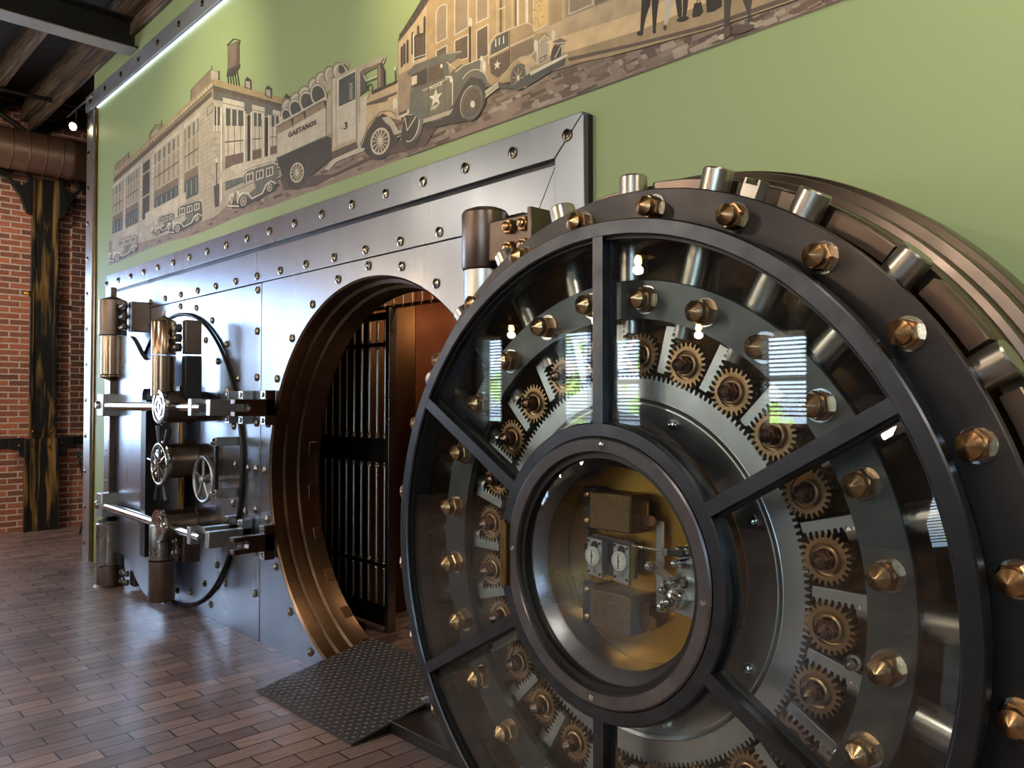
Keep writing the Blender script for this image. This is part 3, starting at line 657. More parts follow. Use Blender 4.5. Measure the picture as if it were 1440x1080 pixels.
# ---- time lock group behind the centre port
base = dp(MB(Matrix.Translation(CZ)).prism([(-.142, .068), (.012, .060), (.012, -.04), (-.142, -.045)], .135, .15), 'lock_base', M['innerring'], bevel=.002)
def box3(name, mat, x0, x1, z0, z1, y0, y1, bev=.003, parent=None): return dp(MB(Matrix.Translation(CZ)).box(x0, x1, y0, y1, z0, z1), name, mat, bevel=bev, parent=parent)
for nm, z0, z1 in (('upper', .090, .194), ('lower', -.180, -.074)):
    bx = box3('time_lock_box', M['boxside'], -.112, .038, z0, z1, .092, .172, .004)
    box3('lid', M['boxlid'], -.109, .034, z0+.003, z1-.003, .088, .0925, .004, bx)
    br = box3('mounting_bracket', M['blackpaint'], -.165, -.110, z0-.006, z1+.006, .118, .172, .003)
    for zz in (z0+.016, z1-.014):
        dp(MB(Matrix.Translation(CZ)).lathe([(0, .098), (.009, .108), (.0095, .118)], 16, 'y', (-.140, 0, zz)), 'bracket_screw', M['bronze'], parent=br)
    lg = MB(Matrix.Translation(CZ)); zc = (z0+z1)/2
    sg = 1 if nm == 'upper' else 1
    lg.box(.038, .056, .135, .141, z0+.012, z1-.02)
    lg.prism([(.04, zc-.03), (.07, zc-.03)]+[(.07+.014*math.cos(R(t)), zc-.016+.014*math.sin(R(t))) for t in range(-80, 90, 20)]+[(.04, zc-.002)], .132, .138)
    for i in range(5): lg.cyl((.035, .132, z0+.02+i*.012), (.035, .137, z0+.02+i*.012), .004, 8)
    dp(lg, 'bronze_lug', M['bronze'])
for i, x0 in enumerate((-.134, -.037)):
    mv = MB(Matrix.Translation(CZ)); zz = .015
    mv.prism([(x0, .062-i*.004), (x0+.054, .058-i*.004), (x0+.054, -.046-i*.004), (x0, -.042-i*.004)], .105, .118)
    mv.box(x0+.003, x0+.051, .118, .135, -.036, .05)
    mo = dp(mv, 'time_lock_movement', M['satin'], bevel=.0015)
    for (a, b) in ((x0+.005, .052), (x0+.047, .048), (x0+.006, -.033), (x0+.047, -.037)):
        dp(MB(Matrix.Translation(CZ)).lathe([(0, .102), (.0035, .1025), (.004, .105)], 10, 'y', (a, 0, b)), 'corner_screw', M['blackpaint'], parent=mo)
    dp(MB(Matrix.Translation(CZ)).lathe([(0, .103), (.012, .103), (.0145, .106)], 20, 'y', (x0+.028, 0, .040)), 'winding_hole', M['blackpaint'], parent=mo)
    dc = (x0+.0265, .012)
    d = MB(Matrix.Translation(CZ)); d.lathe([(0, .0945), (.024, .0945), (.0262, .0965), (.0262, .106)], 40, 'y', (dc[0], 0, dc[1]))
    dl = dp(d, 'dial', M['dial'], angle=25, parent=mo)
    hnd = MB(Matrix.Translation(CZ))
    for t in range(0, 360, 15):
        ca, sa = math.cos(R(t)), math.sin(R(t)); T = Matrix.Translation((dc[0], 0, dc[1])) @ Matrix.Rotation(-R(t), 4, 'Y')
        hnd.box(.0185 if t % 30 else .0165, .0225, .0940, .0945, -.0005, .0005, T=T)
    hnd.box(dc[0]-.0011, dc[0]+.0011, .0925, .0938, dc[1]-.02, dc[1]+.016).lathe([(0, .092), (.003, .093), (.003, .0945)], 12, 'y', (dc[0], 0, dc[1]))
    dp(hnd, 'dial_marks', M['ink'], parent=mo)
    kk = MB(Matrix.Translation(CZ)); kk.cyl((dc[0], .1, dc[1]-.03), (dc[0], .1, dc[1]-.045), .003, 8).box(dc[0]-.008, dc[0]+.008, .098, .103, dc[1]-.047, dc[1]-.042).box(dc[0]-.006, dc[0]+.006, .098, .103, dc[1]-.036, dc[1]-.033)
    dp(kk, 'snubber', M['satin'], parent=mo)
lv = MB(Matrix.Translation(CZ))
lv.cyl((.012, .125, .054), (.12, .125, .054), .0035, 10).box(.118, .135, .115, .135, .044, .064)
dp(lv, 'push_rod', M['chrome'], bevel=.001)
dp(MB(Matrix.Translation(CZ)).box(.135, .18, .118, .15, .046, .064), 'rod_guide', M['blackpaint'], bevel=.002)
vb = MB(Matrix.Translation(CZ)).box(.073, .097, .15, .158, -.115, .125)
dp(vb, 'vertical_bar', M['satin'], bevel=.001)
def bar2(a, b, w, y0, y1):
    a = Vector((a[0], 0, a[1])); b = Vector((b[0], 0, b[1])); t = (b-a).normalized(); n = Vector((-t.z, 0, t.x))*w
    pts = [(a-n), (b-n)]; al = math.atan2(t.z, t.x)
    o = [(b.x+w*math.cos(al+R(q)), b.z+w*math.sin(al+R(q))) for q in range(-90, 91, 18)]+[(a.x-w*math.cos(al+R(q)), a.z-w*math.sin(al+R(q))) for q in range(-90, 91, 18)]
    return MB(Matrix.Translation(CZ)).prism(o, y0, y1)
dp(bar2((.078, .010), (.148, -.022), .012, .128, .136), 'lever_arm', M['chrome'], bevel=.001)
dp(MB(Matrix.Translation(CZ)).prism([(.1, -.035), (.135, -.03), (.15, .07), (.215, .075), (.225, -.02), (.225, -.115), (.1, -.105)], .15, .165), 'link_plate', M['satin'], bevel=.002)
def btn(name, x, z, r, y0, h, hexa=False, mat='chrome'):
    b = MB(Matrix.Translation(CZ))
    if hexa: b.hexnut((x, z), r, y0-h*.6, y0); b.lathe([(0, y0-h), (r*.5, y0-h*.85), (r*.6, y0-h*.6)], 16, 'y', (x, 0, z))
    else: b.lathe([(0, y0-h), (r*.55, y0-h*.95), (r*.95, y0-h*.7), (r, y0-h*.5), (r, y0)], 24, 'y', (x, 0, z))
    return dp(b, name, M[mat], angle=28)
for x, z, r, y0, h, hx in ((.078, .010, .014, .13, .03, 1), (.149, -.022, .014, .13, .03, 1), (.150, .026, .013, .15, .035, 1), (.172, .028, .013, .15, .03, 0), (.160, .060, .013, .15, .025, 0), (.186, .062, .013, .15, .025, 0),
                           (.108, -.049, .0145, .15, .04, 1), (.106, -.094, .0145, .15, .04, 1), (.174, -.02, .016, .15, .025, 0)):
    btn('link_bolt', x, z, r, y0, h, hx)
hb = MB(Matrix.Translation(CZ)); hb.lathe([(0, .085), (.01, .095), (.012, .098), (.012, .11), (.019, .112), (.02, .12), (.027, .123), (.028, .15)], 28, 'y', (.15, 0, -.069)); dp(hb, 'pivot_boss', M['chrome'], angle=25)
for x, z in ((-.178, .020), (-.170, .066)): btn('plate_screw', x, z, .012, .172, .03, False, 'blackpaint')
btn('plate_screw', -.152, -.035, .006, .172, .004, False, 'black')

# ---------------------------------------------------------------- crane hinge of the main door
hg = empty('vault_door_hinge', (-2.36, 2.1, 0)); tag(hg, 'thick upright steel hinge barrel between the open round doorway and the open vault door', 'hinge')
def hp(mb, name, mat, bevel=0): return mb.build(name, mat, hg, bevel=bevel)
hp(MB().lathe([(0, 2.256), (.06, 2.254), (.084, 2.244), (.093, 2.232), (.093, 2.02), (.088, 2.012), (0, 2.012)], 48, 'z'), 'upper_barrel', M['plugsteel'])
hp(MB().lathe([(0, 2.008), (.085, 2.008), (.085, .0), (0, .0)], 40, 'z'), 'lower_barrel', M['satin'])
hp(MB().box(-.05, .34, -.05, .10, 2.03, 2.185), 'hinge_leaf', M['plugsteel'], .006); hp(MB().box(-.11, .12, .09, .213, 2.0, 2.24), 'wall_leaf', M['plugsteel'], .006)
hp(MB().box(.335, .355, -.10, .1, 2.0, 2.19), 'end_plate', M['plugsteel'], .004)
hb_ = MB().lathe([(0, -.045), (.016, -.033), (.017, -.02)], 20, 'y'); hb_.hexnut((0, 0), .028, -.022, 0)
h0 = hb_.build('hinge_bolt', [M['bronze']], hg, loc=(.20, -.05, 2.145), angle=25)
dupe(h0, hg, (.20, -.05, 2.065)); dupe(h0, hg, (.28, -.05, 2.145)); dupe(h0, hg, (.28, -.05, 2.065))
for z in (2.185, 2.09, 1.995): dupe(h0, hg, (-.325, .215, z))

# ---------------------------------------------------------------- round emergency door with its crane hinge
ed = empty('emergency_door', (EC[0], FY, 0)); tag(ed, 'closed round emergency door with handwheels and pressure bars, left of the open doorway', 'vault door', kind='thing')
def ep(mb, name, mat, bevel=0, parent=None, angle=32):
    o = mb.build(name, mat, parent or ed, bevel=bevel, angle=angle)
    if parent is None: o.location = (-EC[0], -FY, 0)      # parts are written in world coordinates
    return o
ep(MB().lathe([(0, FY-.012), (1.050, FY-.012), (1.055, FY-.008), (1.055, FY+.004)], 128, 'y', (EC[0], 0, EC[1]), a0=R(-90+0), a1=R(270)), 'door_disc', M['steel'])
ep(MB().tube([(EC[0]+1.066*math.cos(R(a)), FY-.016, EC[1]+1.066*math.sin(R(a))) for a in range(0, 360, 3)], .0115, 12, closed=True), 'rim_gasket', M['darksteel'])
for k in range(24):
    a = R(k*15+.5); x = EC[0]+.974*math.cos(a); z = EC[1]+.974*math.sin(a)
    if x > -6.6: stud(ed, x-EC[0], z, -.012, 1)
# left hinge post
PX, PY = -6.99, 2.15
for nm, pr, mt in (('post_cap_cylinder', [(0, 2.345), (.04, 2.34), (.108, 2.31), (.108, 2.03), (.1, 2.025), (0, 2.025)], 'plugsteel'),
                   ('upper_post', [(0, 2.02), (.088, 2.02), (.088, 1.71), (.1, 1.70), (.1, 1.69), (.02, 1.655), (0, 1.655)], 'tintedpost'),
                   ('lower_post', [(0, .562), (.02, .555), (.098, .525), (.098, .512), (.106, .5), (.106, .175), (0, .175)], 'steelwarm'),
                   ('post_foot', [(0, .168), (.108, .168), (.108, .02), (.125, .0), (0, 0)], 'plugsteel')):
    if mt == 'tintedpost' and mt not in M: M[mt] = metal('reflection_tinted_steel', (160, 138, 118), .22, 0, 4, .1, (1, 1, .2), col2=(130, 110, 92), rv=.06)  # tan reflections on the steel are put into its base colour
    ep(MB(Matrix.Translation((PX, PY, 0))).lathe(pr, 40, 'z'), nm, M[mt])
ep(MB().box(PX-.022, PX+.022, PY-.022, PY+.022, .55, 2.42), 'square_shaft', M['plugsteel'], .002)
for nm, z0, z1 in (('a', 1.37, 1.55), ('b', .56, .75)):
    ep(MB().box(PX-.07, PX+.07, PY-.09, PY+.07, z0, z1), 'shaft_block', M['satin'], .006)
    ep(MB().lathe([(0, PY-.118), (.02, PY-.115), (.034, PY-.1), (.034, PY-.09)], 24, 'y', (PX-.03, 0, (z0+z1)/2)), 'block_cap', M['chrome'])
ep(MB().box(-6.72, -6.64, 2.18, FY, 2.04, 2.28), 'hinge_bracket', M['plugsteel'], .006)
ep(MB().box(-6.74, -6.64, 2.22, FY, .03, .15), 'hinge_bracket', M['plugsteel'], .006)
def nutw(x, y, z, s=1):
    b = MB(Matrix.Translation((x, y, z))); b.hexnut((0, 0), .034*s, -.03*s, 0); b.lathe([(0, -.058*s), (.02*s, -.044*s), (.021*s, -.03*s)], 18, 'y')
    return ep(b, 'hinge_nut', M['steelwarm'], angle=25)
for z in (2.25, 2.165, 2.08):
    nutw(-6.82, 2.19, z, .9); nutw(-6.74, 2.18, z, .9)
for z in (.06, .13): nutw(-6.80, 2.2, z, .8); nutw(-6.71, 2.2, z, .8)
# S-shaped crane plate
def sc(p, q, n, z0, z1):    # smooth step between two points
    return [(p+(q-p)*i/n, z0+(z1-z0)*(3*(i/n)**2-2*(i/n)**3)) for i in range(n+1)]
top = sc(-6.70, -6.28, 14, 2.01, 1.80); bot = sc(-6.22, -6.80, 14, .04, .27)
ep(MB().prism([(-7.0, 2.01)]+top+[(-5.9, 1.80), (-5.9, 1.585), (-6.34, 1.585), (-6.37, 1.55), (-6.37, .43), (-6.33, .38), (-5.9, .38), (-5.9, .04)]+bot+[(-7.0, .27)], 2.175, 2.215), 'crane_plate', M['steel'], .004)
ep(MB().box(-6.38, -5.75, 2.218, 2.24, .36, 1.60), 'slot_back', M['blackpaint'])
ep(MB().box(-6.17, -6.07, 2.10, 2.20, .36, 1.50), 'slot_web', M['blackpaint'])
# centre column
KX, KY = -5.60, 2.05
T = Matrix.Translation((KX, KY, 0))
for nm, pr, mt in (('column_cap', [(0, 2.115), (.008, 2.11), (.01, 2.075), (.03, 2.062), (.075, 2.04), (.08, 2.03), (.08, 1.81), (0, 1.81)], 'tintedpost'),
                   ('column_upper', [(0, 1.80), (.08, 1.80), (.08, 1.53), (0, 1.53)], 'tintedpost'),
                   ('column_lower', [(0, .66), (.075, .655), (.08, .645), (.08, .425), (0, .425)], 'steelwarm'),
                   ('column_foot', [(0, .415), (.086, .415), (.086, .155), (.08, .145), (0, .145)], 'plugsteel')):
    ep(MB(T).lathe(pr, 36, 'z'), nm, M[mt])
ep(MB().box(-5.46, -5.40, 2.12, 2.23, 1.81, 2.04), 'column_bracket', M['plugsteel'], .005); ep(MB().box(-5.49, -5.42, 2.13, 2.24, 1.5, 1.8), 'column_bracket', M['blackpaint'], .003)
ep(MB().box(-5.46, -5.40, 2.12, 2.23, .41, .62), 'column_bracket', M['plugsteel'], .005)
for z in (1.985, 1.92, 1.855): nutw(-5.475, 2.115, z, .95)
for z in (.56, .475): nutw(-5.475, 2.115, z, .95)
# hub drums and vertical tie rods
HX = -5.53
def hub(z):
    h = ep(MB(Matrix.Translation((HX, 0, z))).lathe([(0, 2.03), (.105, 2.03), (.108, 2.05), (.108, 2.2), (.112, 2.21), (.112, 2.225), (.104, 2.235), (.104, FY)], 48, 'y'), 'hub_drum', M['plugsteel'])
    f = MB(Matrix.Translation((HX, 0, z)))
    f.lathe([(0, 1.992), (.02, 1.99), (.022, 1.996), (.04, 1.996), (.044, 1.99), (.066, 1.99), (.07, 1.997), (.088, 1.997), (.092, 1.99), (.112, 1.992), (.114, 2.0), (.1, 2.03)], 56, 'y'); ep(f, 'hub_face', M['chrome'])
hub(1.455); hub(.655)
for x in (-5.56, -5.515): ep(MB().cyl((x, 2.15, .75), (x, 2.15, 1.36), .013, 12), 'tie_rod', M['brassdark'])
ep(MB(Matrix.Translation((HX, 0, 1.09))).lathe([(0, 2.05), (.115, 2.05), (.118, 2.06), (.118, 2.2), (.124, 2.21), (.124, 2.23), (.11, 2.24), (.11, FY)], 48, 'y'), 'hub_drum', M['plugsteel'])
ep(MB(Matrix.Translation((HX, 0, 1.09))).lathe([(0, 1.98), (.06, 1.985), (.075, 2.0), (.12, 2.01), (.134, 2.02), (.134, 2.04), (.1, 2.05)], 48, 'y'), 'hub_flange', M['chrome'])
for k in range(8):
    a = R(22+45*k); ep(MB(Matrix.Translation((HX+.1*math.cos(a), 0, 1.09+.1*math.sin(a)))).lathe([(0, 1.99), (.016, 1.995), (.02, 2.01)], 14, 'y'), 'flange_nut', M['chrome'])
def wheel(name, c, r, n, rr, mat, hubr=.03, ph=0):
    b = MB(Matrix.Translation(c)); b.tube([(r*math.cos(R(t)), 0, r*math.sin(R(t))) for t in range(0, 360, 8)], rr, 12, closed=True)
    b.lathe([(0, -.03), (hubr*.5, -.028), (hubr, -.015), (hubr, .03)], 20, 'y')
    for i in range(n):
        a = 2*PI*i/n+ph; b.cyl((hubr*.6*math.cos(a), 0, hubr*.6*math.sin(a)), (r*math.cos(a), 0, r*math.sin(a)), rr*.8, 10, r2=rr*.6)
    return ep(b, name, M[mat])
wheel('handwheel', (-5.30, 1.92, 1.09), .128, 6, .011, 'chrome', .028, .5)
ep(MB().cyl((-5.30, 1.92, 1.09), (-5.50, 2.02, 1.09), .018, 14), 'wheel_spindle', M['chrome'])
for i, a in enumerate((104, 62, 176, 250, 292)):
    ca, sa = math.cos(R(a)), math.sin(R(a)); c0 = Vector((-5.33, 1.935, 1.09)); q = Vector((ca, .05, sa))
    ep(MB().cyl(c0+q*.05, c0+q*(.16 if i == 2 else .13), .008, 10).cyl(c0+q*.13, c0+q*.25, .011 if i != 2 else .008, 12, r2=.021 if i != 2 else .008), 'spoke_handle', M['chrome'] if i == 2 else M['blackpaint'])
wheel('handwheel', (-5.20, 2.165, .982), .145, 5, .013, 'satin', .03, PI/2)
ep(MB().cyl((-5.20, 2.165, .982), (-5.20, FY, .982), .022, 16), 'wheel_spindle', M['satin'])
pb = ep(MB().box(-5.01, -4.985, 2.15, 2.175, .90, 1.24), 'grab_handle', M['blackpaint'], .003)
for z in (.905, 1.235):
    ep(MB().box(-5.02, -4.975, 2.15, FY-.01, z-.028, z+.028), 'handle_standoff', M['satin'], .003)
    ep(MB().lathe([(0, 2.125), (.015, 2.13), (.024, 2.15)], 16, 'y', (-4.998, 0, z)), 'handle_cap', M['chrome'])
# pressure bars and their lugs
for z in (1.455, .648):
    ep(MB().cyl((-6.96, 2.10, z), (-5.60, 2.07, z), .033, 20).cyl((-5.50, 2.068, z), (-5.02, 2.055, z), .033, 20), 'pressure_bar', M['chrome'])
    ep(MB().box(-5.10, -5.05, 2.02, 2.09, z-.055, z+.055), 'bar_collar', M['satin'], .004)
    ep(MB().lathe([(0, 2.02), (.01, 2.025), (.03, 2.04), (.03, 2.08)], 16, 'x', (-6.98, 0, 0)) if False else MB().cyl((-5.02, 2.05, z), (-4.93, 2.045, z), .028, 16), 'bar_end', M['chrome'])
    for i, (x, fy, nm) in enumerate(((-5.03, 2.09, 0), (-4.83, 2.035, 1), (-4.53, 2.055, 2))):
        hgt = .05
        # lug plate standing out from the front, T shaped foot
        l = MB(); w_ = .028
        notch = [(fy, -hgt), (FY-.012, -hgt), (FY-.012, hgt), (fy, hgt)]
        if nm == 2: notch = [(fy, -hgt), (FY-.012, -hgt), (FY-.012, hgt), (fy, hgt), (fy, .022), (fy+.085, .022), (fy+.095, .0), (fy+.085, -.022), (fy, -.022)]
        l.prism([(a, b+z) for a, b in notch], x-w_, x+w_, 'x')
        l.box(x-w_, x+w_, FY-.075, FY-.012, z-.105, z+.105)
        lo = ep(l, 'bar_lug', M['satin'] if nm < 2 else M['plugsteel'], .003)
        for s_ in (1, -1):
            ep(MB(Matrix.Translation((x, 0, z+s_*.078))).box(-.03, .03, FY-.082, FY-.074, -.024, .024).lathe([(0, FY-.09), (.014, FY-.088), (.016, FY-.08)], 12, 'y'), 'lug_bolt', M['chrome'])
# ---------------------------------------------------------------- painted mural on the green wall (one flat painted sheet)
def m_mural():
    m, nt, out = new_mat('sepia_mural_paint'); N = nt.nodes; L = nt.links
    b = N.new('ShaderNodeBsdfPrincipled'); b.inputs['Roughness'].default_value = .55; L.new(b.outputs[0], out.inputs[0])
    a = N.new('ShaderNodeVertexColor'); a.layer_name = 'paint'
    tc = N.new('ShaderNodeTexCoord'); n = N.new('ShaderNodeTexNoise'); n.inputs['Scale'].default_value = 16; n.inputs['Detail'].default_value = 6; L.new(tc.outputs['Object'], n.inputs['Vector'])
    mr = N.new('ShaderNodeMapRange'); L.new(n.outputs['Fac'], mr.inputs[0]); mr.inputs[1].default_value = .3; mr.inputs[2].default_value = .7; mr.inputs[3].default_value = .84; mr.inputs[4].default_value = 1.12
    mu = N.new('ShaderNodeVectorMath'); mu.operation = 'SCALE'; L.new(a.outputs[0], mu.inputs[0]); L.new(mr.outputs[0], mu.inputs['Scale']); L.new(mu.outputs[0], b.inputs['Base Color'])
    return m
MUR = []   # (colour, wall polygon, solid triangles?)
PAL = dict(st=(205, 190, 162), lt=(222, 208, 180), wh=(236, 226, 202), tn=(176, 152, 122), md=(148, 126, 102), br=(118, 98, 80), dk=(88, 78, 68), bk=(62, 56, 50), gy=(122, 120, 108), gd=(96, 96, 88), sk=(158, 170, 172), wm=(200, 168, 120), wt=(222, 192, 146), c1=(168, 142, 122), c2=(132, 106, 90), c3=(196, 172, 150), c4=(112, 90, 76))
for k_, c_ in list(PAL.items()): g_ = sum(c_)/3; PAL[k_] = tuple((c*.86+g_*.14)*(.84 if k_ not in ('wh', 'lt') else .88) for c in c_)
def WP(p): return wall_pt(p[0], p[1], WY)
def poly(c, pts): MUR.append((PAL[c] if isinstance(c, str) else c, [WP(p) for p in pts]))
def line(c, pts, w=1.2, closed=False):
    pts = [Vector(p) for p in pts]
    if closed: pts.append(pts[0])
    for a, b in zip(pts, pts[1:]):
        t = b-a
        if t.length < 1e-4: continue
        t.normalize(); n = Vector((-t.y, t.x))*w*.5; a2 = a-t*w*.3; b2 = b+t*w*.3
        poly(c, [a2+n, b2+n, b2-n, a2-n])
def ell(c, cx, cy, rx, ry, rot=0, n=26):
    cr_, sr = math.cos(R(rot)), math.sin(R(rot))
    poly(c, [(cx+rx*math.cos(2*PI*i/n)*cr_-ry*math.sin(2*PI*i/n)*sr, cy+rx*math.cos(2*PI*i/n)*sr+ry*math.sin(2*PI*i/n)*cr_) for i in range(n)])
def arc(c, cx, cy, rx, ry, a0, a1, w, rot=0, n=16):
    cr_, sr = math.cos(R(rot)), math.sin(R(rot)); P_ = []
    for i in range(n+1):
        a = R(a0+(a1-a0)*i/n); x, y = rx*math.cos(a), ry*math.sin(a); P_.append((cx+x*cr_-y*sr, cy+x*sr+y*cr_))
    line(c, P_, w)
def wheel_m(cx, cy, rx, ry, rim=.72, n=12, rot=8, tyre='dk', sp='lt', hub=.14):
    ell(tyre, cx, cy, rx, ry, rot); ell(sp, cx, cy, rx*rim, ry*rim, rot); ell('br', cx, cy, rx*rim*.84, ry*rim*.84, rot)
    for i in range(n):
        a = 2*PI*i/n; x, y = rx*rim*.86*math.cos(a), ry*rim*.86*math.sin(a); line(sp, [(cx, cy), (cx+x, cy+y)], max(.9, rx*.07))
    ell(sp, cx, cy, rx*hub, ry*hub, rot)
def lerp(a, b, t): return (a[0]+(b[0]-a[0])*t, a[1]+(b[1]-a[1])*t)
def quadpt(q, u, v): return lerp(lerp(q[0], q[1], u), lerp(q[3], q[2], u), v)     # q: tl tr br bl
def qcell(c, q, u0, u1, v0, v1): poly(c, [quadpt(q, u0, v0), quadpt(q, u1, v0), quadpt(q, u1, v1), quadpt(q, u0, v1)])
rm = random.Random(11)
# --- ground: sloping cobbled street along the whole lower edge
BOT = lambda x: 372-.3584*(x-152)+(2.0*math.sin(x*.05))*(x < 400)
TOPG = [(153, 340), (205, 322), (262, 302), (300, 290), (350, 256), (400, 232), (470, 200), (560, 160), (640, 140), (700, 112), (770, 92), (860, 76), (1000, 40), (1110, 5), (1190, -28), (1300, -70)]
xs = [153+i*(1302-153)/60 for i in range(61)]
poly('c1', TOPG+[(1302, -71)]+[(x, BOT(x)) for x in reversed(xs)])
def topg(x):
    for a, b in zip(TOPG, TOPG[1:]):
        if a[0] <= x <= b[0]: return a[1]+(b[1]-a[1])*(x-a[0])/(b[0]-a[0])
    return TOPG[-1][1]
for i in range(620):
    x = 158+(rm.random()**.8)*1100; t = topg(x)+3; b_ = BOT(x)-2; s = .35+1.1*min(1, max(0, (x-200)/600))
    y = t+(b_-t)*rm.random()
    w_, h_ = (6+14*rm.random())*s, (2.5+3.5*rm.random())*s; sk = -.45; sh_ = -.15
    q = [(x, y), (x+w_, y+w_*sk), (x+w_+h_*sh_*-3, y+w_*sk+h_), (x+h_*sh_*-3, y+h_)]
    if max(p[1]-BOT(p[0]) for p in q) > -1: continue
    poly(rm.choice(['c1', 'c2', 'c2', 'c3', 'c4', 'md']), q)
# --- long corner building on the left
poly('st', [(160, 252), (299, 126), (299, 306), (262, 320), (212, 337), (158, 352)])
poly('st', [(299, 126), (410, 152), (408, 240), (350, 262), (299, 308)])
LF = [(160, 256), (299, 134), (299, 300), (158, 350)]      # left face
# roof towers
poly('tn', [(163, 236), (164, 231), (181, 216), (183, 217), (183, 232), (163, 250)]); line('br', [(163, 250), (163, 232), (181, 216)], 1.2); line('br', [(181.5, 225), (181.5, 214)], 1.4)
poly('tn', [(209, 204), (213, 186), (222, 178), (232, 180), (233, 186), (209, 208)]); poly('st', [(214, 188), (220, 183), (230, 182), (214, 198)]); line('br', [(209, 206), (211, 188), (219, 176), (226, 176)], 1.2); poly('tn', [(224, 186), (227, 170), (231, 178), (232, 184)]); line('br', [(227.5, 180), (227.5, 170)], 1.3)
poly('tn', [(269, 126), (269, 126), (296, 98), (308, 101), (309, 113), (299, 112), (269, 144)]); poly('st', [(297, 99), (307, 102), (307, 112), (297, 112)])
for i in range(4): line('md', [(270, 129+i*4), (297, 102+i*4)], .9)
line('br', [(269, 144), (269, 127), (297, 98)], 1.4); line('br', [(298, 98), (298, 93)], 1.4); line('br', [(308.5, 112), (308, 100)], 1.8)
# cornice
poly('md', [(160, 250), (299, 125), (302, 112), (160, 243)]); poly('wm', [(159, 244), (300, 112), (304, 113), (304, 117), (160, 249)])
for i in range(40):
    t = i/40; a = lerp((160, 250), (300, 120), t); s = .5+t
    poly('lt', [(a[0], a[1]-3.2*s), (a[0]+1.5*s, a[1]-4.3*s), (a[0]+1.5*s, a[1]-1.2*s), (a[0], a[1])])
poly('br', [(160, 258), (298, 136), (299, 127), (160, 251)])
poly('wm', [(300, 111), (410, 141), (410, 150), (301, 119)]); poly('br', [(300, 120), (410, 150), (410, 156), (300, 132)]); poly('gy', [(300, 128), (410, 155), (408, 160), (300, 140)])
poly('lt', [(314, 137), (408, 160), (408, 172), (314, 159)]); line('md', [(314, 145), (408, 166)], 1)
for x, w_ in ((344, 11), (373, 11), (399, 10)): poly('gy', [(x, 143+(x-344)*.16), (x+w_, 146+(x-344)*.16), (x+w_, 161+(x-344)*.12), (x, 160+(x-344)*.12)])
for x, y in ((345, 110), (374, 122), (400, 134)):
    poly('dk', [(x-1, y+13), (x, y+2), (x+3, y-2), (x+9, y+3), (x+9, y+17)]); poly('st', [(x+1, y+12), (x+1, y+4), (x+7, y+5), (x+7, y+15)])
# bays of the left face
bays = [(.0, .10), (.13, .26), (.30, .37), (.42, .66), (.72, .86)]
for k, (u0, u1) in enumerate(bays):
    big = k in (1, 3)
    for v0, v1, c in ((.10, .22, 'gy'), (.24, .50, 'tn'), (.52, .60, 'md'), (.60, .78, 'gd')):
        if k == 2: c = 'dk'
        qcell(c, LF, u0, u1, v0, v1)
    if k != 2:
        n_ = 5 if big else 3
        for i in range(n_):
            a = u0+(u1-u0)*(i+.5)/n_; w_ = (u1-u0)*.28/n_
            qcell('st', LF, a-w_, a+w_, .10, .50); qcell('sk', LF, a-w_*.3, a+w_*.4, .62, .76)
        qcell('br', LF, u0, u1, .36, .375)
        qcell('lt', LF, u0-.01, u1+.01, .045, .085)
    if big: poly('lt', [quadpt(LF, u0, .80), quadpt(LF, u1, .80), quadpt(LF, u1+.0, .94), quadpt(LF, u0, .94)])
for u in (.11, .275, .39, .68, .89, .96):
    qcell('lt', LF, u, u+.018, .07, .98)
    for i in range(14): qcell('md', LF, u, u+.018, .12+i*.06, .126+i*.06)
qcell('st', LF, .885, 1, .05, 1)
for i in range(22): qcell('tn', LF, .885, 1, .1+i*.04, .104+i*.04)
poly('st', [(296, 145), (302, 144), (302, 156), (297, 158)]); line('br', [(292, 152), (300, 145), (300, 156), (292, 163)], .9, True)
# right face: columns and windows
RF = [(300, 140), (408, 162), (408, 232), (300, 292)]
for u0, u1 in ((.01, .09), (.16, .40), (.52, .63), (.75, .86), (.93, 1)):
    qcell('gd', RF, u0, u1, .06, .24); qcell('lt', RF, u0, u1, .24, .60); qcell('c2', RF, u0, u1, .55, .68); qcell('gd', RF, u0, u1, .69, .90)
    n_ = 3 if u1-u0 > .15 else 2
    for i in range(n_):
        a = u0+(u1-u0)*(i+.5)/n_; qcell('br', RF, a-.004, a+.004, .24, .56); qcell('lt', RF, a-.012-(u1-u0)*.16, a+.0-(u1-u0)*.12, .06, .3)
        for j in range(3): qcell('sk', RF, a+(j-1)*.025, a+(j-1)*.025+.007, .70, .88)
    qcell('br', RF, u0, u1, .40, .415)
for u in (.43, .66): qcell('bk', RF, u+.02, u+.065, .10, .93)
for u in (.10, .40, .49, .645, .72, .87): qcell('wh', RF, u, u+.03, .06, .98); qcell('tn', RF, u+.022, u+.03, .06, .98)
qcell('st', RF, .0, .10, .3, 1)
for i in range(12): qcell('tn', RF, .0, .10, .3+i*.06, .307+i*.06)
poly('st', [(300, 236), (310, 232), (310, 300), (300, 306)]); poly('dk', [(301, 262), (309, 258), (309, 290), (303, 292)])
poly('lt', [(306, 244), (330, 232), (392, 216), (392, 226), (345, 248), (314, 256)])
for i in range(6): line('tn', [(307+i*3, 243-i*1.3), (318+i*3, 255-i*1.6)], .8)
line('bk', [(305.5, 262), (305.5, 228)], 1.4); ell('wh', 305.5, 225, 1.8, 4)
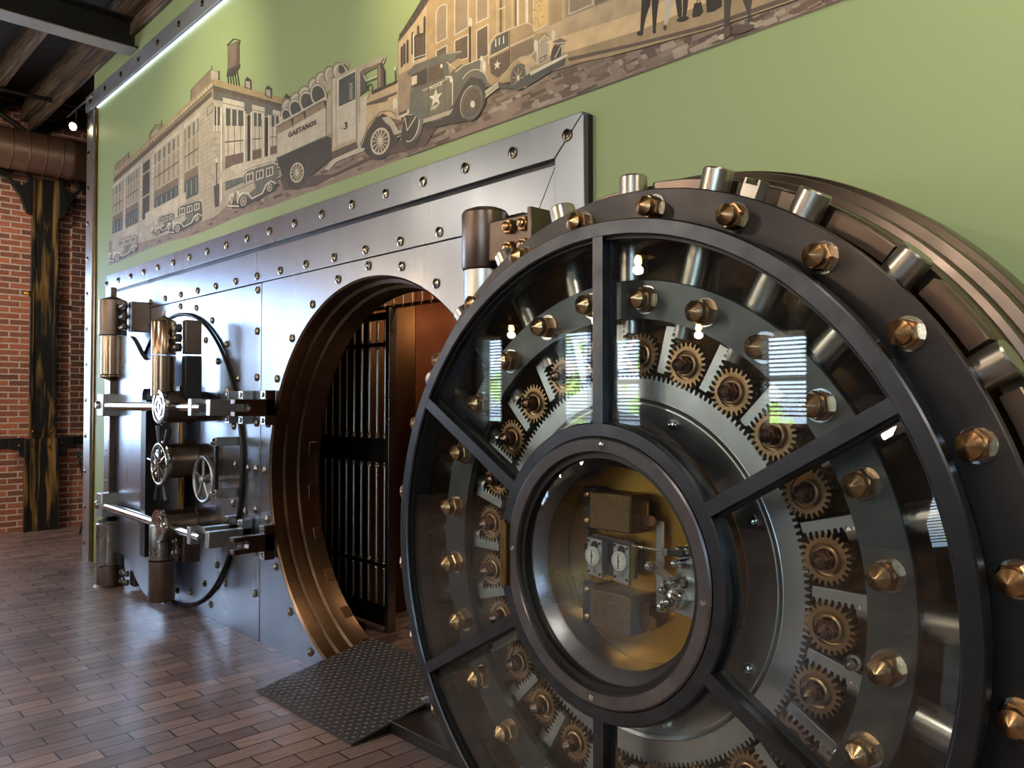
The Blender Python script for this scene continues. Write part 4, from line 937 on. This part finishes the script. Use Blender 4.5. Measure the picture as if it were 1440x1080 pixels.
# water tower
poly('br', [(321, 64), (334, 58), (337, 60), (337, 92), (331, 106), (319, 108), (321, 94)]); poly('md', [(322, 64), (333, 59), (333, 92), (322, 96)]); poly('dk', [(319, 107), (322, 98), (338, 90), (338, 95), (330, 106)])
line('bk', [(320, 64), (329, 55), (338, 57), (337, 61)], 1.2)
for i in range(5): line('bk', [(321+i*3.3, 106-i), (322+i*3.8, 117+i*1)], 1.2)
# --- small parked cars in front of it
def minicar(x, y, s, flip=1, body='gd'):
    f = lambda a, b: (x+a*s*flip, y+b*s-a*s*.35)
    poly(body, [f(0, 8), f(0, 2), f(6, -1), f(8, -9), f(22, -10), f(24, 0), f(34, 2), f(35, 10), f(0, 12)])
    poly('lt', [f(9, -1), f(10, -7.5), f(14, -8), f(14, -1)]); poly('lt', [f(15.5, -1), f(15.5, -8), f(20, -8), f(21, -1)])
    line('lt', [f(0, 1), f(8, -1), f(23, 0), f(34, 1)], .9)
    for a in (6, 28): ell('bk', *f(a, 12), 4.6*s, 6*s, 10); ell('lt', *f(a, 12), 3.2*s, 4.4*s, 10); ell('br', *f(a, 12), 2.4*s, 3.4*s, 10); line('lt', [f(a-2, 12), f(a+2, 12)], .7); line('lt', [f(a, 9), f(a, 15)], .7)
    line('lt', [f(-1, 11), f(2, 7), f(9, 6), f(14, 12), f(22, 12), f(25, 7), f(32, 7), f(36, 12)], 1.1)
poly('lt', [(205, 300), (262, 270), (262, 290), (205, 318)])
def oldcar(x, y, s, body='gd'):
    f = lambda a, b: (x+a*s, y+b*s-a*s*.30)
    poly('dk', [f(-8, 30), f(6, 34), f(30, 30), f(66, 22), f(68, 12), f(20, 12), f(-6, 20)])
    poly(body, [f(12, 12), f(13, -20), f(20, -25), f(60, -25), f(67, -20), f(68, 10), f(44, 18), f(14, 22)])
    for a0, a1 in ((16, 29), (33, 46), (50, 62)):
        poly('lt', [f(a0, -20), f(a1, -20), f(a1, -5), f(a0, -4)]); poly('dk', [f(a0+2, -17.5), f(a1-2, -17.5), f(a1-2, -7), f(a0+2, -6.5)]); line('wh', [f((a0+a1)/2, -18), f((a0+a1)/2, -6)], 1.1*s)
    line('lt', [f(12, -23), f(20, -26), f(61, -26), f(68, -21)], 2.2*s); line('br', [f(12, -25), f(20, -28), f(61, -28)], 1*s)
    poly('st', [f(-2, 6), f(3, -1), f(14, -5), f(31, -5), f(33, 8), f(18, 16), f(0, 16)]); line('br', [f(0, 2), f(31, -3)], 1*s); line('md', [f(31, -4), f(31, 20)], 1*s); poly('gy', [f(33, 0), f(48, -2), f(48, 16), f(34, 19)])
    poly('md', [f(-4, 6), f(1, 4), f(1, 20), f(-4, 20)]); line('lt', [f(-4, 6), f(1, 4), f(1, 20)], 1*s)
    ell('dk', *f(-8, 20), 4*s, 8*s, 10); ell('st', *f(-8, 18), 2.4*s, 5.5*s, 10)
    wheels = ((12, 24, 7), (56, 14, 6))
    for a, b, r_ in wheels:
        cx, cy = f(a, b); ell('bk', cx, cy, r_*s, r_*1.55*s, 10); ell('lt', cx, cy, r_*.76*s, r_*1.2*s, 10); ell('br', cx, cy, r_*.6*s, r_*.98*s, 10)
        for t in range(6): line('lt', [(cx, cy), (cx+r_*.6*s*math.cos(t*PI/3), cy+r_*.98*s*math.sin(t*PI/3))], .8*s)
    line('wh', [f(-12, 16), f(-9, 6), f(-3, 8)], 1.8*s); line('wh', [f(2, 24), f(5, 12), f(13, 9), f(20, 13), f(26, 24), f(44, 20), f(50, 8), f(58, 4), f(66, 10)], 2.1*s)
    ell('wh', *f(3, 7), 2.2*s, 4*s); ell('wh', *f(-6, 8), 1.8*s, 3.4*s); line('wh', [f(-13, 24), f(4, 30)], 2.6*s)
oldcar(374, 244, .5); oldcar(398, 236, .34); oldcar(333, 266, .84, 'gy')
oldcar(218, 318, .42); oldcar(243, 309, .62); oldcar(159, 352, .52, 'tn')
# --- delivery truck
poly('c4', [(395, 250), (470, 245), (560, 200), (600, 180), (620, 170), (600, 205), (520, 225), (440, 262), (400, 268)])
for i, (x, y) in enumerate(((408, 146), (420, 137), (432, 128), (446, 116), (456, 108), (468, 100), (480, 95))):     # round barrels in the bed
    ell('st', x, y+8, 11, 15, -20); arc('br', x, y+8, 11, 15, 170, 350, 1.1, -20); arc('wh', x+1, y+9, 8.5, 12.5, 175, 340, 1.5, -20)
for i, (x, y, r_) in enumerate(((404, 163, 5.5), (417, 154, 7.5), (433, 144, 8.5), (449, 134, 9))):
    ell('lt', x, y, r_+2.4, r_*1.45+3, -12); arc('br', x, y, r_+2.6, r_*1.45+3.2, 180, 350, .9, -12); ell('gd', x, y, r_, r_*1.45, -12)
ell('gd', 481, 98, 5, 7, -30); arc('st', 484, 97, 8, 8, 180, 360, 2.2, -20)
poly('dk', [(390, 222), (462, 192), (480, 200), (502, 178), (503, 190), (462, 228), (440, 246), (420, 258), (404, 258), (396, 240)])
poly('lt', [(391, 177), (458, 139), (468, 142), (468, 187), (460, 191), (391, 222)])
poly('tn', [(391, 177), (457, 139), (458, 152), (393, 189)]); poly('lt', [(393, 191), (458, 158), (458, 190), (393, 219)])
line('wh', [(389, 177), (458, 138)], 1.8); line('br', [(390, 180), (458, 142)], .9); line('br', [(460, 141), (460, 190)], 1.2); line('dk', [(391, 182), (391, 190)], 1.2)
for x, y in ((410, 168), (427, 158), (456, 143)): poly('dk', [(x, y), (x+4.5, y-2), (x+3.5, y+12)])
poly('st', [(461, 139), (474, 128), (474, 190), (461, 190)])
# cab
poly('wt', [(466, 112), (478, 106), (540, 81), (543, 85), (541, 90), (502, 104), (502, 202), (468, 210)])
poly('lt', [(468, 112), (502, 98), (502, 196), (470, 208)]); line('md', [(468, 112), (468, 208)], 1.1); line('md', [(474, 112), (474, 204)], .7)
line('br', [(466, 111), (505, 95), (541, 82)], 1.1); poly('st', [(472, 108), (541, 79), (544, 82), (540, 86), (476, 113)])
poly('gd', [(478, 113), (501, 101), (501, 140), (477, 151)]); line('wh', [(477, 152), (477, 112), (502, 99.5), (502, 141)], 1.5, True)
for y in range(119, 142, 3): line('wh', [(493, y), (497, y-1.5)], 1)
poly('gd', [(508, 100), (516, 112), (517, 128), (508, 134)]); poly('st', [(502, 99), (508, 97), (508, 204), (502, 206)]); line('br', [(502.5, 99), (502.5, 204)], 1)
line('wh', [(509, 98), (516, 114), (533, 107)], 1.4); poly('md', [(509, 99), (533, 90), (533, 94), (516, 103), (511, 108)]); poly('br', [(532, 90), (539, 88), (542, 122), (533, 126)]); poly('tn', [(532, 92), (536, 91), (537, 124), (532, 126)])
line('bk', [(541, 83), (537, 90), (542, 100), (542, 122)], 1.4); line('dk', [(533, 90), (533, 126)], 1); line('dk', [(517, 117), (532, 110)], 1)
arc('bk', 522, 124, 3.4, 5, 120, 420, 1.3)
poly('wt', [(508, 136), (524, 131), (562, 114), (566, 118), (566, 170), (548, 166), (528, 176), (516, 192), (508, 206)])
poly('dk', [(524, 128), (564, 112), (564, 116), (524, 134)]); line('br', [(522, 132), (516, 144), (516, 150)], .9)
poly('br', [(516, 146), (560, 129), (560, 133), (548, 138), (545, 143), (532, 146), (517, 149)]); poly('lt', [(508, 138), (518, 134), (515, 178), (508, 182)]); line('dk', [(508, 178), (514, 176)], 2)
poly('lt', [(505, 174), (515, 172), (515, 206), (505, 210)])
line('br', [(508, 205), (520, 176), (536, 158), (550, 156), (560, 162)], 1.3)
poly('dk', [(509, 208), (518, 184), (530, 166), (540, 160), (552, 166), (558, 178), (566, 186), (560, 200), (540, 222), (520, 220)])
poly('st', [(538, 166), (548, 164), (556, 172), (562, 184), (576, 181), (575, 185), (556, 190), (548, 178)]); line('lt', [(560, 193), (576, 186)], 1.2)
poly('wt', [(468, 208), (502, 194), (503, 199), (468, 214)]); poly('br', [(468, 214), (503, 199), (505, 212), (468, 226)])
poly('lt', [(470, 224), (506, 208), (515, 209), (512, 213), (474, 228), (464, 240), (458, 238)])
# rear wheel (seen on the left) and the front pair
wheel_m(419, 243, 16, 24, .6, 12, 8, 'dk', 'lt'); arc('dk', 419, 240, 20, 28, 180, 345, 3, 8)
wheel_m(536, 199, 18.5, 27, .72, 14, 12, 'dk', 'lt')
# radiator, lamps, far wheel
poly('lt', [(560, 116), (566, 112), (575, 112), (577, 118), (577, 160), (568, 166), (560, 162)]); poly('gd', [(562, 120), (567, 115), (573, 115), (574, 120), (574, 160), (562, 164)]); line('wh', [(561, 165), (577, 158)], 1.2)
ell('dk', 581, 182, 14, 29, 14); ell('gy', 588, 176, 8, 22, 14); ell('dk', 580, 180, 9.5, 22, 14); arc('wh', 580, 178, 10, 22, -60, 100, 1.2, 14)
poly('wt', [(577, 156), (583, 140), (581, 132), (588, 127), (595, 132), (592, 138), (586, 146), (584, 158)]); line('wh', [(575, 162), (589, 160), (574, 184), (571, 166)], 1.1); poly('dk', [(586, 142), (592, 139), (600, 150), (588, 152)])
ell('wh', 577.5, 136, 3.4, 8.6); ell('wh', 557, 146, 3, 8); line('bk', [(557.5, 116), (557.5, 100)], 1.3); ell('wh', 557, 97, 1.3, 3)
# --- brick corner building on the right
poly('tn', [(561, 60), (575, 40), (600, 5), (640, -40), (1000, -200), (1080, -120), (1080, -20), (900, 60), (800, 95), (700, 120), (640, 130), (561, 160)])
poly('wm', [(603, 6), (660, -60), (800, -110), (800, 60), (700, 120), (603, 104)])
poly('dk', [(561, 60), (563, 50), (582, 20), (594, 0), (612, -20), (626, -30), (600, 8), (584, 32)])
for i in range(7): a = lerp((563, 54), (604, 2), i/7); line('br', [a, (a[0]+1, a[1]-6)], 1.6)
poly('wt', [(562, 62), (584, 33), (602, 7), (602, 84), (580, 96), (562, 106)])
for x, y0, y1 in ((565, 66, 96), (568.5, 62, 92), (573, 57, 90), (580, 46, 78), (588, 37, 50), (597, 24, 48)): poly('dk', [(x, y0+2), (x+1.5, y0-1), (x+3.2, y0), (x+3.2, y1-2), (x, y1)])
line('wh', [(583, 48), (583, 88)], 1.6)
poly('dk', [(584, 52), (589, 48), (600, 46), (600, 80), (584, 86)]); poly('br', [(586, 54), (599, 49), (599, 76), (586, 80)]); line('wh', [(584, 82), (600, 77)], 1)
BF = [(602, -30), (800, -110), (800, 60), (602, 104)]
for i in range(70):
    v = i/70; 
    line((178, 150, 112), [lerp((603, -20), (603, 100), v), lerp((700, -90), (700, 92), v)], .5)
def win(x0, x1, yt0, yt1, yb0, yb1, c='tn', archd=True):
    top_ = [(x0, yt0+3), (x0+(x1-x0)*.25, (yt0*.75+yt1*.25)-3), (x0+(x1-x0)*.75, (yt0*.25+yt1*.75)-3), (x1, yt1)] if archd else [(x0, yt0), (x1, yt1)]
    P_ = top_+[(x1, yb1), (x0, yb0)]; poly(c, P_); line('lt', P_, 1.7, True)
win(615, 630, 15, 8, 62, 54); win(641, 660, 0, -20, 50, 39); win(672, 688, -20, -28, 33, 25)
win(615, 630, 72, 64, 96, 90, 'br', False); win(641, 660, 58, 49, 88, 82, 'br', False); win(672, 688, 44, 35, 86, 78, 'br', False)
for x in (701, 711, 722, 731, 741): line('wt', [(x, -60), (x, 62)], 2.4); 
for x in (706, 727): line('br', [(x, -60), (x, 50)], 2.6)
line('wh', [(729.5, -60), (729.5, 44)], 2.2); line('wh', [(743, -70), (743, 40)], 3)
line('lt', [(702, 14), (712, 11)], 2)
win(752, 772, -60, -60, 45, 36, (196, 166, 110), False); line('wt', [(772.5, -70), (772.5, 42)], 2.6); poly('wm', [(776, -60), (792, -70), (792, 34), (776, 40)]); line('wt', [(794, -80), (794, 34)], 3.6)
for i in range(26): ell('wm', 752+rm.random()*14, -10+rm.random()*50, 1.6, 1.1, 0, 7)
poly('tn', [(802, -90), (834, -100), (834, 4), (802, 18)]); line('lt', [(802, -90), (802, 21), (835, 7), (835, -80)], 2)
poly('md', [(838, -90), (900, -120), (900, -16), (838, 8)]); line('wt', [(837, -80), (837, 10)], 2)
poly('wt', [(752, 48), (802, 24), (900, -14), (1080, -90), (1080, -60), (900, 20), (800, 52), (752, 66)])
poly((214, 184, 140), [(752, 64), (800, 50), (900, 18), (1080, -60), (1080, -20), (900, 50), (800, 78), (752, 88)])
poly('wm', [(748, 84), (800, 74), (900, 44), (1080, -30), (1302, -120), (1302, -71), (1190, -28), (1110, 5), (1000, 42), (860, 80), (740, 104)])
for i in range(12): x = 800+i*22; line((196, 164, 122), [(x, 50-(x-800)*.36), (x+1, 26-(x-800)*.36)], .8)
poly('br', [(800, 82), (900, 60), (1000, 34), (1120, -8), (1200, -42), (1200, -36), (1120, -1), (1000, 40), (900, 65), (802, 87)])
line('bk', [(662.5, 90), (662.5, 38)], 2.6); ell('wh', 663.5, 32, 2.6, 6.5)
# --- police sedan behind the truck
poly('gy', [(577, 158), (580, 108), (590, 96), (618, 84), (640, 78), (652, 92), (676, 84), (684, 86), (686, 130), (672, 162), (632, 172), (597, 172)])
poly((110, 106, 90), [(597, 125), (632, 108), (640, 112), (640, 152), (597, 166)])
poly('gy', [(574, 104), (584, 92), (618, 79), (632, 74), (650, 72), (651, 76), (634, 81), (620, 87), (590, 100), (580, 110)]); line('st', [(630, 76), (650, 73)], 1.6)
poly('dk', [(581, 106), (602, 96), (602, 118), (581, 124)]); poly('lt', [(580.5, 109), (588, 106), (588, 118), (580.5, 121)]); poly('br', [(604, 97), (624, 88), (626, 110), (604, 117)])
poly('dk', [(582, 123), (600, 110), (600, 118)]); line('lt', [(596, 128), (626, 114), (636, 108)], 1.2); poly('wm', [(632, 92), (648, 82), (652, 90), (640, 98), (634, 106)]); line('wh', [(630, 88), (642, 98)], 1)
ell('wh', 622.5, 93.5, 1.8, 3); line('lt', [(642, 102), (653, 93), (676, 84), (680, 88)], 1.3); line('wh', [(638, 112), (638, 148)], 1.3); ell('wh', 636, 112, 2, 5); line('wh', [(628, 109), (634, 108)], 2)
line('dk', [(604, 122), (604, 160)], .8); line('dk', [(627, 114), (627, 154)], .8)
poly('st', [(678, 82), (683, 84), (686, 96), (684, 112), (676, 104)]); ell('wh', 682.5, 93, 2.4, 8.4); ell('wh', 679, 83, 2, 4)
poly('dk', [(622, 166), (640, 148), (652, 124), (664, 108), (680, 112), (686, 124), (684, 148), (672, 166), (640, 175)])
arc('gy', 668, 128, 19, 26, 190, 330, 5, 14); arc('lt', 668, 126, 20, 28, 200, 330, 1.1, 14)
ell('dk', 666, 145, 16, 27, 14); ell('gy', 666, 145, 14.5, 25, 14); ell('br', 665.5, 145, 11.5, 20.5, 14)
for i in range(8): line('gy', [(665.5, 147), (665.5+10*math.cos(i*PI/4), 147+18*math.sin(i*PI/4))], 1.4)
ell('wh', 666.5, 147, 3.2, 5); arc('lt', 665, 145, 15, 25, 110, 250, 1, 14)
poly('st', [(597, 168), (636, 155), (640, 152), (634, 162), (622, 166), (597, 174)]); poly('dk', [(597, 176), (632, 165), (656, 165), (630, 176), (597, 184)])
poly('st', [(684, 128), (702, 116), (703, 122), (685, 138)]); line('wh', [(684, 130), (702, 117)], 1); line('wh', [(684, 138), (703, 123)], 1)
def star(cx, cy, r, c='wh', rot=0, sx=.72):
    P_ = []
    for i in range(10):
        a = R(-90+36*i+rot); q = r if i % 2 == 0 else r*.4; P_.append((cx+q*sx*math.cos(a), cy+q*math.sin(a)-(q*sx*math.cos(a))*.3))
    poly(c, P_)
star(614.5, 138, 13.5)
# --- second police car
poly((156, 134, 102), [(689, 92), (690, 66), (697, 52), (718, 42), (736, 34), (744, 34), (750, 42), (756, 48), (770, 46), (774, 52), (774, 86), (757, 94), (730, 84), (716, 96), (702, 114), (694, 108)])
poly('gd', [(692, 78), (693, 62), (700, 52), (717, 44), (717, 66)]); line('lt', [(689, 90), (690, 64), (698, 51), (718, 42), (744, 32), (749, 36)], 1.6); line('lt', [(690, 81), (718, 66), (754, 50)], 1.5)
for x in (699, 704, 710): line('wh', [(x, 66-(x-699)*.4), (x, 56-(x-699)*.4)], 1.4)
poly('br', [(690, 84), (718, 70), (718, 96), (702, 110), (692, 104)]); line('dk', [(718.5, 44), (718.5, 98)], 1); poly('wm', [(722, 44), (746, 34), (748, 46), (726, 56)])
star(701, 92, 7.5, 'wh', 4); poly('md', [(720, 68), (752, 54), (752, 76), (736, 80), (720, 92)])
poly('wt', [(730, 84), (736, 80), (748, 80), (756, 90), (752, 94), (742, 92), (736, 90)]); line('st', [(704, 114), (714, 102), (722, 90), (734, 81), (748, 81), (757, 90)], 1.6)
ell('dk', 732, 109, 12, 19, 8); ell('st', 742, 107, 5, 18, 8); ell('gy', 730.5, 109, 11, 18.5, 8); ell('br', 730.5, 109, 8.5, 15, 8)
for i in range(8): line('st', [(730.5, 110), (730.5+7.5*math.cos(i*PI/4), 110+13*math.sin(i*PI/4))], 1.1)
ell('wh', 730.5, 110, 1.8, 3.6)
poly('st', [(757, 62), (768, 50), (774, 54), (774, 86), (758, 93)]); line('wh', [(757, 92), (757, 62), (768, 50), (774, 56)], 1); poly('br', [(761, 82), (771, 77), (771, 84), (761, 90)])
for i in range(4): line('md', [(760+i*3.4, 80-i), (760+i*3.4, 62-i*2)], .8)
ell('wh', 755.5, 65, 3, 8); ell('wh', 780, 50, 2.8, 7); line('wh', [(747, 80), (755, 72)], 1.3); ell('dk', 784, 76, 7, 16, 12); arc('st', 786, 78, 8, 16, -70, 110, 1.6, 12)
poly('md', [(778, 60), (790, 54), (799, 58), (795, 64), (784, 66)]); line('wh', [(770, 60), (786, 62), (799, 60)], 1.4); line('lt', [(782, 82), (790, 66), (794, 63)], 1.2)
poly('gd', [(746, 104), (798, 80), (796, 92), (782, 98), (748, 120), (728, 126), (704, 124), (702, 116), (722, 122)]); poly('wh', [(747, 102), (800, 76), (800, 80), (748, 107)])
# --- legs of passers-by at the top edge
def leg(pts, c='bk'): poly(c, pts)
leg([(905, -10), (918, -10), (916, 8), (910, 26), (906, 46), (902, 46), (903, 24)]); leg([(918, -10), (930, -10), (926, 20), (924, 44), (920, 46), (919, 20)]); ell('bk', 902, 48, 4.5, 3.6); ell('bk', 922, 45, 2.4, 3.6)
leg([(934, -10), (950, -10), (946, 20), (938, 38), (935, 34), (938, 14)], 'lt'); ell('dk', 937, 40, 2.5, 4, 10)
leg([(950, -10), (960, -10), (961, 14), (960, 28), (955, 24)]); leg([(962, -10), (970, -10), (969, 10), (966, 26), (962, 24)]); ell('bk', 962, 28, 9, 3.6, -14)
leg([(978, 6), (988, 4), (991, 18), (986, 24), (976, 26), (975, 22)]); line('bk', [(980, 8), (984, -2), (987, 6)], 1.2)
leg([(994, -6), (1016, -10), (1017, 10), (1006, 17), (996, 19)])
leg([(1020, -10), (1032, -10), (1029, 16), (1028, 34), (1028, 46), (1020, 50), (1020, 22)], 'dk'); ell('lt', 1017, 53, 5.5, 4, -20); leg([(1022, 40), (1029, 38), (1028, 52), (1019, 55)], 'br')
leg([(1042, -10), (1062, -14), (1058, 12), (1058, 26), (1068, 38), (1054, 37), (1053, 20)], 'dk'); ell('st', 1062, 36, 7, 3.6, 24)
ell('c4', 1046, 42, 18, 5, -16)
# --- lower border line
line('dk', [(x, BOT(x)-.3) for x in xs if x > 560], 1.1)

# build it
mv_, mf_, mc_ = [], [], []
for i, (c, pts) in enumerate(MUR):
    if len(pts) < 3: continue
    ar = sum(a[0]*b[1]-b[0]*a[1] for a, b in zip(pts, pts[1:]+pts[:1]))
    tr = tessellate_polygon([[Vector((a, b, 0)) for a, b in pts]]); o = len(mv_); y = WY-.0006-i*.0000035
    mv_ += [(a, y, b) for a, b in pts]
    for t in tr:
        A, B, D = [pts[q] for q in t]
        if (B[0]-A[0])*(D[1]-A[1])-(B[1]-A[1])*(D[0]-A[0]) < 0: t = t[::-1]
        mf_.append((o+t[0], o+t[1], o+t[2])); mc_.append(lin(c))
# lettering painted on the vehicles
def letters(s, o_, ex, ey, c, off=.03):
    """o_: lower left corner, ex: end of the base line, ey: top left corner, all traced positions"""
    cu = bpy.data.curves.new('txt', 'FONT'); cu.body = s; cu.size = 1; cu.resolution_u = 3; cu.offset = off
    ob = bpy.data.objects.new('txt', cu); C.objects.link(ob); bpy.context.view_layer.update()
    me = ob.to_mesh(); X = [v.co.x for v in me.vertices]; Y = [v.co.y for v in me.vertices]; x0, x1, y0, y1 = min(X), max(X), min(Y), max(Y)
    o = len(mv_); yy = WY-.0006-len(MUR)*.0000035-.0002
    for v in me.vertices:
        u = (v.co.x-x0)/(x1-x0); w = (v.co.y-y0)/(y1-y0)
        p = (o_[0]+(ex[0]-o_[0])*u+(ey[0]-o_[0])*w, o_[1]+(ex[1]-o_[1])*u+(ey[1]-o_[1])*w); q = WP(p); mv_.append((q[0], yy, q[1]))
    for pg_ in me.polygons:
        mf_.append(tuple(o+i for i in pg_.vertices)); mc_.append(lin(PAL[c]))
    ob.to_mesh_clear(); bpy.data.objects.remove(ob); bpy.data.curves.remove(cu)
letters('GAETANOS', (407, 194.5), (446.5, 175.5), (407, 187), 'bk')
letters('No.', (482, 182.8), (485.2, 181.4), (482, 180.4), 'br'); letters('3', (486, 183), (490.4, 181.2), (486, 173), 'bk')
letters('POLICE', (607, 127.5), (623.5, 119.5), (607, 122.5), 'wh'); letters('DEPT', (608, 156), (619, 151.5), (608, 151), 'wh')
letters('551', (762, 88), (770, 84), (762, 83.5), 'lt')
me = bpy.data.meshes.new('street_mural'); me.from_pydata(mv_, [], mf_)
ca = me.color_attributes.new('paint', 'FLOAT_COLOR', 'CORNER'); cols = []
for pg_, c in zip(me.polygons, mc_): cols += list(c)*pg_.loop_total
ca.data.foreach_set('color', cols); me.materials.append(m_mural()); me.update()
mo_ = bpy.data.objects.new('street_mural', me); C.objects.link(mo_)
tag(mo_, 'sepia street mural with a barrel truck and police cars painted on the green wall', 'mural')
# ---------------------------------------------------------------- pendants and lights
def area(name, loc, rot, sx, sy, p, col):
    l = bpy.data.lights.new(name, 'AREA'); l.shape = 'RECTANGLE'; l.size = sx; l.size_y = sy; l.energy = p; l.color = col
    o = bpy.data.objects.new(name, l); C.objects.link(o); o.location = loc; o.rotation_euler = rot; return o
def spot(name, loc, tgt, p, size, col, blend=.6, rad=.05):
    l = bpy.data.lights.new(name, 'SPOT'); l.energy = p; l.spot_size = R(size); l.spot_blend = blend; l.color = col; l.shadow_soft_size = rad
    o = bpy.data.objects.new(name, l); C.objects.link(o); o.location = loc
    o.rotation_euler = (Vector(tgt)-Vector(loc)).to_track_quat('-Z', 'Y').to_euler(); return o
def point(name, loc, p, col, rad=.05):
    l = bpy.data.lights.new(name, 'POINT'); l.energy = p; l.color = col; l.shadow_soft_size = rad
    o = bpy.data.objects.new(name, l); C.objects.link(o); o.location = loc; return o
pen = empty('pendant_lamp', (-6.05, -3.2, 2.5)); tag(pen, 'pendant lamp with a flared metal shade and a glowing bulb, hanging in the dining room', 'pendant lamp', 'pendant lamps over the dining tables')
MB().lathe([(.02, .11), (.03, .10), (.05, .05), (.15, .0), (.155, -.004), (.15, -.006), (.045, .044), (.02, .09)], 32, 'z').build('shade', M['brassdark'], pen)
MB().cyl((0, 0, .1), (0, 0, 2.4), .005, 8).build('cord', M['black'], pen)
MB().lathe([(0, -.075), (.02, -.068), (.03, -.045), (.026, -.015), (.014, .01), (.012, .03), (0, .03)], 20, 'z').build('bulb', M['lamp_bulb'], pen)
pl_ = [(-6.05, -3.2, 2.5), (-7.7, -3.4, 2.45), (-4.9, -2.6, 2.85), (-9.3, -2.8, 2.45), (-5.4, -4.2, 2.35), (-3.0, -3.4, 2.7), (-8.3, -1.4, 2.9), (-1.4, -3.2, 2.7)]
for i, p in enumerate(pl_):
    if i: dupe(pen, None, p)
    point('pendant_light', (p[0], p[1], p[2]-.12), 22, (1, .74, .48), .04)
# track spots washing the mural and the vault door
tk = MB().box(-6.5, 1.5, .72, .76, 4.58, 4.6).build('lighting_track', M['blackpaint']); tag(tk, 'black lighting track under the ceiling joists, above the picture', 'track')
hd = empty('track_spotlight', (-2.6, .74, 4.5)); tag(hd, 'black track spotlight aimed at the mural, above the picture', 'spotlight', 'track spotlights above the mural')
MB().cyl((0, 0, .0), (0, .1, -.07), .045, 20).cyl((0, 0, .1), (0, 0, 0), .01, 8).build('lamp_head', M['blackpaint'], hd)
for i, x in enumerate((-2.6, -5.2, .2)):
    if i: dupe(hd, None, (x, .74, 4.5))
spot('mural_spot', (-2.6, .86, 4.38), (-2.75, 2.37, 3.7), 150, 62, (1, .78, .45), 1, .04)
spot('mural_spot', (-5.2, .86, 4.38), (-5.6, 2.37, 3.6), 70, 75, (1, .88, .62), 1, .04)
spot('mural_spot', (.2, .86, 4.38), (.1, 2.37, 3.0), 130, 84, (1, .85, .62), 1, .04)
# daylight entering through the windows
# added fill lights in the room behind, and lamps of the vault interior
point('vault_lamp', (-3.6, 4.6, 2.2), 12, (1, .66, .36), .08)
point('vault_lamp', (-3.9, 3.1, 2.3), 18, (1, .7, .42), .06)
for x, y, p in ((-.5, -1.5, 110), (-4.2, -1.8, 110), (2.4, .4, 90)):
    point('room_fill_light', (x, y, 3.7), p, (1, .88, .72), .12)  # unseen fill without fixtures, added to lift the whole room
point('room_fill_light', (-8.3, -2.8, 4.1), 60, (1, .86, .68), .3)  # unseen fill added to brighten the steel header
spot('brick_wall_fill_light', (-8.2, .4, 4.45), (-10.6, 2.3, 1.7), 190, 85, (1, .86, .7), .9, .05)  # unseen fill added to brighten the brick wall alone
spot('ceiling_spot_beam', (-8.25, 1.98, 4.0), (-6.5, 0, 2.5), 20, 70, (1, .85, .6), .7, .03)
wd = bpy.data.worlds.new('world'); S.world = wd; wd.use_nodes = True
wd.node_tree.nodes['Background'].inputs[0].default_value = (.6, .75, 1, 1); wd.node_tree.nodes['Background'].inputs[1].default_value = .3
S.view_settings.view_transform = 'Standard'; S.view_settings.look = 'None'; S.view_settings.gamma = 1; S.view_settings.exposure = 0.55
S.cycles.max_bounces = 10; S.cycles.transparent_max_bounces = 16; S.cycles.glossy_bounces = 6; S.cycles.diffuse_bounces = 4
S.cycles.sample_clamp_indirect = 6; S.cycles.caustics_reflective = False; S.cycles.caustics_refractive = False; S.cycles.blur_glossy = .6
S.cycles.use_denoising = True
